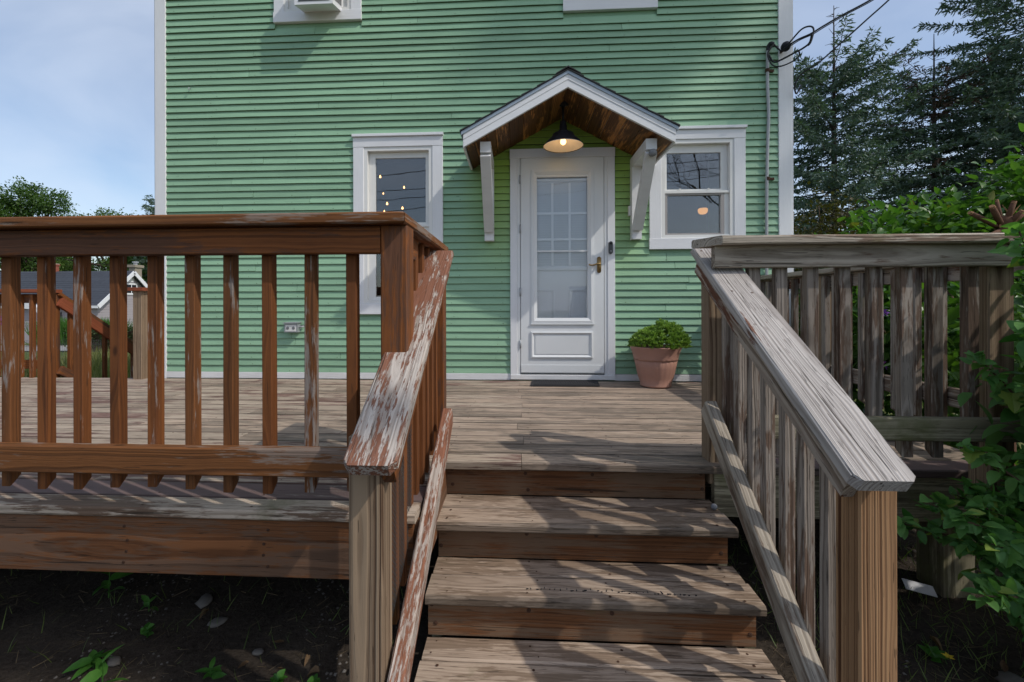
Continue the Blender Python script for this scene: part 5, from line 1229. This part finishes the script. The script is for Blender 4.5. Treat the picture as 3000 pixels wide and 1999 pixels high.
for k, (z0, z1) in enumerate(((3.6, 6.0), (4.3, 6.3), (4.75, 6.6), (4.9, 7.6), (6.4, 8.1))):
    q = MB(); q.tube([(-30 + 4.04 * i, -9.2, z0 + (z1 - z0) * i / 10 - 1.2 * math.sin(math.pi * i / 10) * .5) for i in range(11)], .013, 5)
    tag(q.build('utility_wire', M['cable'], None, True, origin=(10.4, -9.2, z1)), ('lowest', 'second lowest', 'middle', 'second highest', 'highest')[k] + ' black street wire behind the camera, mirrored as a line in the panes', 'cable', 'street wires mirrored in the panes')

# ================================================================== beyond, to the left
NB = thing('neighbour_house', (-27, 30, gz(-27, 30)), 'low lilac grey neighbour house with a slate roof, seen between the left balusters', 'house')
nx, ny_, ze, zr, zb = -26.34, 27.0, .93, 2.98, -1.35
NL = 11.5; ND = 4.7
b = MB(); b.add([(nx, ny_, zb), (nx, ny_ + ND, zb), (nx, ny_ + ND, ze), (nx, ny_ + ND / 2, zr), (nx, ny_, ze), (nx - NL, ny_, zb), (nx - NL, ny_ + ND, zb), (nx - NL, ny_ + ND, ze), (nx - NL, ny_ + ND / 2, zr), (nx - NL, ny_, ze)],
     [(0, 1, 2, 3, 4), (9, 8, 7, 6, 5), (5, 0, 4, 9), (1, 6, 7, 2)]); b.build('wall', M['n_siding'], NB)
b = MB(); z = zb
while z < ze: b.box((nx - NL, ny_ - .03, z), (nx + .03, ny_ - .002, z + .155)); z += .17
z = zb
while z < zr - .2:
    k = max(0, (z + .1 - ze) / (zr - ze)) * ND / 2
    b.box((nx + .002, ny_ + k, z), (nx + .035, ny_ + ND - k, z + .155)); z += .17
o = b.build('siding_course', M['n_siding'], NB); o['kind'] = 'stuff'
b = MB(); e = .3; dz = e * (zr - ze) / (ND / 2)
v = [(nx + .35, ny_ - e, ze - dz), (nx + .35, ny_ + ND / 2, zr), (nx + .35, ny_ + ND + e, ze - dz), (nx - NL - .3, ny_ - e, ze - dz), (nx - NL - .3, ny_ + ND / 2, zr), (nx - NL - .3, ny_ + ND + e, ze - dz)]
v += [(x, y, z + .12) for x, y, z in v]
b.add(v, [(0, 1, 4, 3), (1, 2, 5, 4), (6, 9, 10, 7), (7, 10, 11, 8), (0, 3, 9, 6), (2, 8, 11, 5), (0, 6, 7, 1), (1, 7, 8, 2), (3, 4, 10, 9), (4, 5, 11, 10)]); roof = b.build('roof', M['n_roof'], NB)
for k in range(16):
    f = (k + .5) / 16; y = ny_ - e + (ND / 2 + e) * f; zz = ze - dz + (zr - ze + dz) * f + .12
    q = MB(); q.bar((nx - NL - .28, y, zz + .008), (nx + .34, y, zz + .008), .26, .012, (0, -(zr - ze), ND / 2)); q.build('shingle_course', M['n_roof'], roof)
for s in (0, 1):
    q = MB(); y0 = ny_ - e if s == 0 else ny_ + ND + e
    q.bar((nx + .37, y0, ze - dz + .02), (nx + .37, ny_ + ND / 2, zr + .02), .05, .24, (0, 0, 1)); q.build('rake_board', M['white'], NB)
q = MB(); q.box((nx - NL - .3, ny_ - e - .06, ze - dz - .06), (nx + .36, ny_ - e - .01, ze - dz + .10)); q.build('gutter', M['white'], NB)
q = MB(); wy = ny_ + 2.35 - .40; q.box((nx + .03, wy, 1.50), (nx + .09, wy + .95, 2.30)); wf = q.build('window', M['white'], NB)
for k in (0, 1):
    q = MB(); q.box((nx + .091, wy + .10 + .41 * k, 1.62), (nx + .10, wy + .44 + .41 * k, 2.18)); q.build('pane', M['black'], wf)
q = MB(); q.box((nx + .03, ny_ + 2.05, 2.36), (nx + .08, ny_ + 2.65, 2.66)); q.build('gable_vent', M['white'], NB)
c0 = Vector((-32.09, 30.5, 3.1))
q = MB(); q.box((c0.x - .02, 28.9, 2.3), (c0.x + .56, 29.5, 3.50)); ch = q.build('chimney', M['brick'], NB)
q = MB(); q.box((c0.x - .06, 28.86, 3.51), (c0.x + .60, 29.54, 3.60)); q.build('chimney_cap', M['brick'], ch); q = MB(); q.box((c0.x - .04, 28.88, 3.602), (c0.x + .58, 29.52, 3.66)); q.build('mortar_crown', M['tanbrick'], ch)
q = MB(); c1 = Vector((-28.15, 32, 3.18)); q.box((c1.x - .23, 31.6, -1.4), (c1.x + .23, 32.2, 3.55)); ch = q.build('chimney', M['tanbrick'], NB)
q = MB(); q.box((c1.x - .32, 31.5, 3.56), (c1.x + .32, 32.3, 3.75)); q.build('chimney_cap', M['tanbrick'], ch)
q = MB(); q.tube([(c1.x, 31.9, 3.75), (c1.x, 31.9, 3.90), (c1.x, 31.9, 3.91), (c1.x, 31.9, 4.0)], [.13, .13, .20, .20], 10); q.build('flue', M['grey_metal'], ch)
# arched porch at the left of it
pc = Vector((-30.46, 26.3, 0.9)); q = MB(); arc = []
xa, xb = pc.x, pc.x + 2.6
for k in range(13): a = math.pi * (1 - k / 12); arc.append(((xa + xb) / 2 + math.cos(a) * 1.02, .05 + math.sin(a) * .55))
poly = [(xa, .0), (xa, .35), ((xa + xb) / 2, 1.25), (xb, .35), (xb, .0)] + arc[::-1]
q.prism(poly, 25.2, 25.4); q.build('porch_arch', M['white'], NB)
for x in (xa + .12, xa + .42, xb - .12): q = MB(); q.tube([(x, 25.3, -.75), (x, 25.3, .02)], .085, 12); q.build('porch_column', M['white'], NB)
q = MB(); q.box((xa - .1, 25.0, -1.5), (xb + .1, 27, -.75)); q.build('porch_base', M['n_siding'], NB)
q = MB(); q.box((xa + 1.0, 26.9, -.75), (xa + 1.8, 26.96, .35)); q.build('door', M['dark_grey'], NB)
hbk = thing('flower_basket', (xa + .15, 25.0, -.25), 'hanging basket of purple flowers on the neighbour porch', 'flower basket')
q = MB(); q.lathe([(.05, -.38), (.17, -.20), (.2, -.12)], (xa + .15, 25.0, 0), 12); q.build('basket', M['twig'], hbk)
leafy('x', [(xa + .15, 25.0, -.05, .34, .3, .26)], 420, LEAF_FOLD, .11, M['purple'], hbk, .08, part='blossom', kind='stuff')

def clump(name, cx, cy, w, h, label, n, mat, cat='grass clump'):
    t = thing(name, (cx, cy, gz(cx, cy)), label, cat)
    p = np.stack([NR.normal(cx, w * .22, n), NR.normal(cy, w * .22, n), np.full(n, gz(cx, cy))], 1); d = np.stack([(p[:, 0] - cx) * .9 / w + NR.normal(0, .16, n), (p[:, 1] - cy) * .9 / w + NR.normal(0, .16, n), np.full(n, 1.0)], 1)
    bl = (np.array([(0, -.012, 0), (0, .012, 0), (.6, .012, 0), (.6, -.012, 0), (.92, 0, .10)], float), [(0, 1, 2, 3), (3, 2, 4)])
    cloud('blades', bl, p, rots(d, 3.1), NR.uniform(.75, 1.1, n) * h, mat, t, kind='stuff'); return t
M['orn'] = leafmat('ornamental grass', (.03, .095, .014), (.085, .19, .035), .25, .5, .8)
p = Vector((-23.21, 22, -0.88)); clump('ornamental_grass', p.x, 22, 1.7, 1.55, 'left arching clump of bright ornamental grass before the neighbour house', 1500, M['orn'])
p = Vector((-23.15, 24, -0.84)); clump('ornamental_grass', p.x, 24, 1.9, 1.5, 'right arching clump of bright ornamental grass before the neighbour house', 1500, M['orn'])
# hedge
p0 = Vector((-17.72, 17, -1.06)); p1 = Vector((-14.27, 17, -1.05))
hg = thing('clipped_hedge', ((p0.x + p1.x) / 2, 17, gz(-14, 17)), 'low clipped dark hedge in front of the neighbour house', 'hedge')
rg = np.random.default_rng(9); n = 5200
px_ = rg.uniform(p0.x, p1.x, n); py_ = rg.uniform(16.7, 17.6, n); pz_ = -1.02 + .92 * np.sqrt(rg.random(n)) + .04 * np.sin(px_ * 5)
cloud('foliage', LEAF_FOLD, np.stack([px_, py_, pz_], 1), rots(rg.normal(size=(n, 3)) + np.array([0, -.6, .4]), rng=rg), rg.uniform(.07, .13, n), leafmat('hedge leaves', (.018, .040, .010), (.055, .085, .022), .2, .5, 2), hg, kind='stuff')
q = MB(); q.box((p0.x + .1, 16.85, -1.1), (p1.x - .1, 17.4, -.25)); q.build('twig_core', M['twig'], hg)
# wire garden fence
wf_ = thing('wire_fence', (-9.5, 11.5, gz(-9.5, 11.5)), 'low looped wire garden fence crossing the tall grass', 'fence')
q = MB(); a, c = Vector((-14.6, 12, -0.73)), Vector((-10.79, 11.2, -0.63))
for k in range(60):
    f = k / 59; x = a.x + (c.x - a.x) * f; y = 12 - .8 * f; zg = gz(x, y); w = (c.x - a.x) / 59
    q.tube([(x, y, zg), (x, y, zg + .62), (x + w * .3, y, zg + .70), (x + w * .7, y, zg + .70), (x + w, y, zg + .62), (x + w, y, zg)], .0028, 4)
for hh in (.2, .4, .58): q.tube([(a.x, 12, gz(a.x, 12) + hh), (c.x, 11.2, gz(c.x, 11.2) + hh)], .0028, 4)
q.build('wire', M['dark_grey'], wf_)['kind'] = 'stuff'
# lattice radio mast
mx_ = Vector((-80.04, 70, 6.23)); mast = thing('lattice_mast', (mx_.x, 70, -2), 'thin rusty lattice antenna mast far beyond the left railing', 'mast')
q = MB(); top = 9.86 + 4; w0 = .95
for s in ((-1, 0), (1, 0), (0, 1)): q.tube([(mx_.x + s[0] * w0, 70 + s[1] * w0, -2), (mx_.x + s[0] * w0 * .8, 70 + s[1] * w0 * .8, 10.0), (mx_.x + s[0] * .1, 70, 13.5), (mx_.x, 70, top + 2)], [.10, .10, .08, .06], 4)
for k in range(9):
    z = k * 1.2 - 1; q.bar((mx_.x - w0 * .9, 70, z), (mx_.x + w0 * .9, 70, z + 1.2 * (1 if k % 2 else -1)), .07, .07, (0, 1, 0))
q.build('lattice', M['rust'], mast)

# far trees
broadleaf('maple_tree', -55.9, 48, 16.6, 7.4, 'big open maple rising over the rail at the far left', M['maple'], 19000, .27, 26, 31, 'trees left of the house', zlow=.40, clump=.34, rk=.62)
broadleaf('maple_tree', -58.3, 46, 15.0, 6, 'darker maple cut off by the left picture edge', M['maple'], 7000, .36, 10, 36, 'trees left of the house')
broadleaf('maple_tree', -46.9, 50, 13.9, 6.0, 'lighter round topped maple just left of the house corner', M['maple2'], 13000, .27, 20, 32, 'trees left of the house', clump=.36, rk=.7)
broadleaf('maple_tree', -57.9, 56, 12.6, 6.5, 'low dark tree between the two maples behind the slate roof', M['maple'], 11000, .38, 12, 33, 'trees left of the house')
broadleaf('maple_tree', -38.0, 44, 10.4, 4.0, 'dark tree behind the tan chimney', M['maple'], 8000, .32, 11, 34, 'trees left of the house', zlow=.15)
broadleaf('round_bush', -46.5, 40, 5.4, 2.4, 'rounded bright bush tree left of the slate roof', M['maple2'], 4500, .25, 9, 35, 'trees left of the house', zlow=.2)
cs = spruce(-34.5, 42, 12.5, 3.0, 'dark conifer peeking out at the left house corner', 12, n_wh=20, bare=.2, dens=.8, card=.26)
cs['group'] = 'trees left of the house'
# distant tree line closing the horizon
N = 9000; x = NR.uniform(-260, 260, N); y = 150 + NR.uniform(-12, 12, N); zz = -2 + NR.random(N) ** .7 * (9 + 3 * np.sin(x * .07) + 2 * np.sin(x * .23))
cloud('treeline', LEAF_FOLD, np.stack([x, y, zz], 1), rots(NR.normal(size=(N, 3)) + np.array([0, -.8, .3])), NR.uniform(1.6, 3.0, N), M['maple'], kind='stuff')

# ================================================================== on the ground
N = 3800; a = gpts(N, -2.9, -.42, 1.35, 2.9); a = np.concatenate([a, gpts(9000, .95, 3.0, 1.0, 3.0)])
sel = NR.random(len(a)); k = sel < .62
a[:, 2] += .008
d = NR.normal(size=(len(a), 3)) * np.array([1, 1, .18])
cloud('straw_litter', (np.array([(0, -.02, 0), (1, -.015, .02), (1, .015, .02), (0, .02, 0)], float), [(0, 1, 2, 3)]), a[k], rots(d[k], 3), NR.uniform(.012, .065, k.sum()), M['straw'], kind='stuff')
g_ = gpts(2600, 1.0, 3.0, 1.0, 2.6); grass('grass_tufts', np.concatenate([g_, gpts(300, -3.2, -.45, 1.2, 2.2)]), .03, .10, M['grass_leaf'], .5, kind='stuff')
N = 5200; pb_ = np.concatenate([gpts(N, -3.4, -.42, .95, 3.2), gpts(900, .95, 3.0, 1.0, 2.8)])
cloud('pebble_grit', (np.array([(-.5, -.4, 0), (.5, -.4, 0), (.4, .5, 0), (-.4, .4, 0), (0, 0, .5)], float), [(0, 1, 4), (1, 2, 4), (2, 3, 4), (3, 0, 4)]), pb_, rots(NR.normal(size=(len(pb_), 3)) * np.array([1, 1, .1]), .2), NR.uniform(.004, .016, len(pb_)), M['stone'], kind='stuff')
dl = [mesh('dead_leaf', leaf_ovate(.4, -.4, .22)[0], OV[1], M['deadleaf'], True), mesh('dead_leaf', leaf_ovate(.7, .5, .26)[0], OV[1], M['deadleaf'], True)]
dead_spots = [(-.86, 1.62), (-.80, 1.68), (-.93, 1.75), (-.72, 1.60), (-1.02, 1.66), (-.56, 1.66), (-.60, 1.60), (-1.35, 1.9), (1.75, 1.75), (1.62, 1.9), (1.9, 1.7), (2.0, 2.1)]
for i, (x, y) in enumerate(dead_spots):
    m4 = Matrix.Translation((x, y, gz(x, y) + .02)) @ Euler((R.uniform(-.5, .5), R.uniform(-.4, .3), R.uniform(0, 6.3))).to_matrix().to_4x4() @ Matrix.Scale(R.uniform(.032, .055), 4)
    tag(obj('dead_leaf', dl[i % 2], None, m4), 'curled brown dead leaf ' + ('in the middle of the leaf patch left of the grey newel', 'just beyond the middle of the leaf patch', 'farthest back in the leaf patch left of the newel', 'nearest the bottom edge in the leaf patch', 'at the left end of the leaf patch by the clover', 'close against the grey newel post', 'in front of the leaf against the grey newel post', 'alone on bare earth under the deck edge', 'in the litter right of the orange newel post', 'in the litter behind the orange newel post', 'in the litter under the right shrub', 'farthest back under the right shrub')[i], 'dead leaf', 'dead leaves on the ground')
def stone(x, y, r, label, sx=1.3):
    q = MB(); rg = np.random.default_rng(int(abs(x * 991 + y * 77)))
    prof = [(0, -.5), (.6, -.42), (.95, -.1), (.9, .25), (.55, .48), (0, .55)]
    q.lathe(prof, n=9); v = [Vector((px * r * sx * (1 + .15 * rg.normal()), py * r * (1 + .12 * rg.normal()), pz * r * .8)) for px, py, pz in q.v]
    o = obj('stone', mesh('stone', v, q.f, M['stone'], True), None, Matrix.Translation((x, y, gz(x, y) + r * .25)) @ Matrix.Rotation(rg.uniform(0, 6), 4, 'Z')); tag(o, label, 'stone', 'stones on the ground')
stone(-1.42, 1.98, .035, 'flat grey stone on the dark earth under the left deck fascia'); stone(-1.28, 1.86, .028, 'rounded tan stone beside a dry stick under the left deck'); stone(-1.02, 1.72, .018, 'small brown pebble in the bare earth left of the steps')
stone(1.75, 1.72, .040, 'pale stone lying in the grass beneath the right shrub'); stone(1.42, 1.62, .038, 'second pale stone close to the orange brown newel post'); stone(-1.52, 1.62, .022, 'little grey pebble near the bottom left weeds')
wl_ = mesh('leaf', leaf_ovate(.15, .3, .22)[0], OV[1], M['weed'], True); cl_ = mesh('leaf', leaf_ovate(.2, .1, .42)[0], OV[1], M['weed'], True)
def weed(x, y, n, s, me, label, tall=.5):
    t = thing('weed', (x, y, gz(x, y)), label, 'weed', 'weeds in the bare earth')
    q = MB(); q.tube([(x, y, gz(x, y) - .01), (x + .005, y, gz(x, y) + s * tall)], [.003, .0015], 5); q.build('stem', M['weed'], t)
    for k in range(n):
        a = k * 2.4 + R.uniform(-.3, .3); e = R.uniform(.15, .8); d = np.array([[math.cos(a), math.sin(a), e]]); rm = rots(d)[0]; sc = s * R.uniform(.6, 1.1)
        z = gz(x, y) + s * tall * (k + 1) / n
        obj('leaf', me, t, Matrix([[*(rm[r] * sc), (x, y, z)[r]] for r in range(3)] + [[0, 0, 0, 1]]))
for a in ((-1.88, 1.98, 6, .10, wl_, 'upright pointed weed in the dark under the left fascia', 1.2), (-1.62, 1.90, 5, .06, wl_, 'small weed right of the upright pointed one', .6), (-1.58, 1.60, 9, .075, wl_, 'broad leaved weed near the bottom left corner', .4), (-1.50, 1.75, 9, .035, cl_, 'clover tuft above the broad leaved weed', .9), (-1.13, 1.60, 7, .06, wl_, 'ragged green weed in the middle of the bare earth', .6), (-.86, 1.57, 12, .032, cl_, 'bright clover tuft left of the grey newel post', .9), (-.72, 1.56, 8, .030, cl_, 'clover beside the lit patch of earth', .9), (-.60, 1.70, 5, .045, cl_, 'round leaved weed in the sunny strip by the newel post', .5), (-1.45, 1.50, 4, .10, wl_, 'thin young weed shoot at the very bottom left', 1.0), (1.55, 1.80, 8, .05, cl_, 'low clover under the right shrub', .6), (1.78, 1.60, 10, .05, cl_, 'leafy ground weed at the bottom right', .6), (1.40, 2.0, 8, .06, wl_, 'weed in the shade behind the right newel post', .6)):
    weed(*a)
for (x, y, lab) in ((1.585, 1.78, 'yellow fallen blossom in the grass right of the newel post'), (1.63, 1.63, 'second yellow fallen blossom nearer the bottom edge')):
    a = np.arange(5) * 1.257; P_ = np.tile(np.array([[x, y, gz(x, y) + .03]]), (5, 1))
    tag(cloud('fallen_blossom', LEAF_FOLD, P_, rots(np.stack([np.cos(a), np.sin(a), .5 + 0 * a], 1)), .022, M['yellow'], None, origin=(x, y, gz(x, y))), lab, 'flower')
q = MB(); c = Vector((1.80, 2.16, -.56)); m_ = Euler((.35, .1, -.35)).to_matrix(); bb = MB(); bb.box((-.055, -.028, 0), (.055, .028, .003)); q.add([m_ @ Vector(v) + c for v in bb.v], bb.f)
tag(q.build('card_scrap', M['paper'], None, origin=c), 'small grey card scrap on the ground right of the orange newel post', 'card')
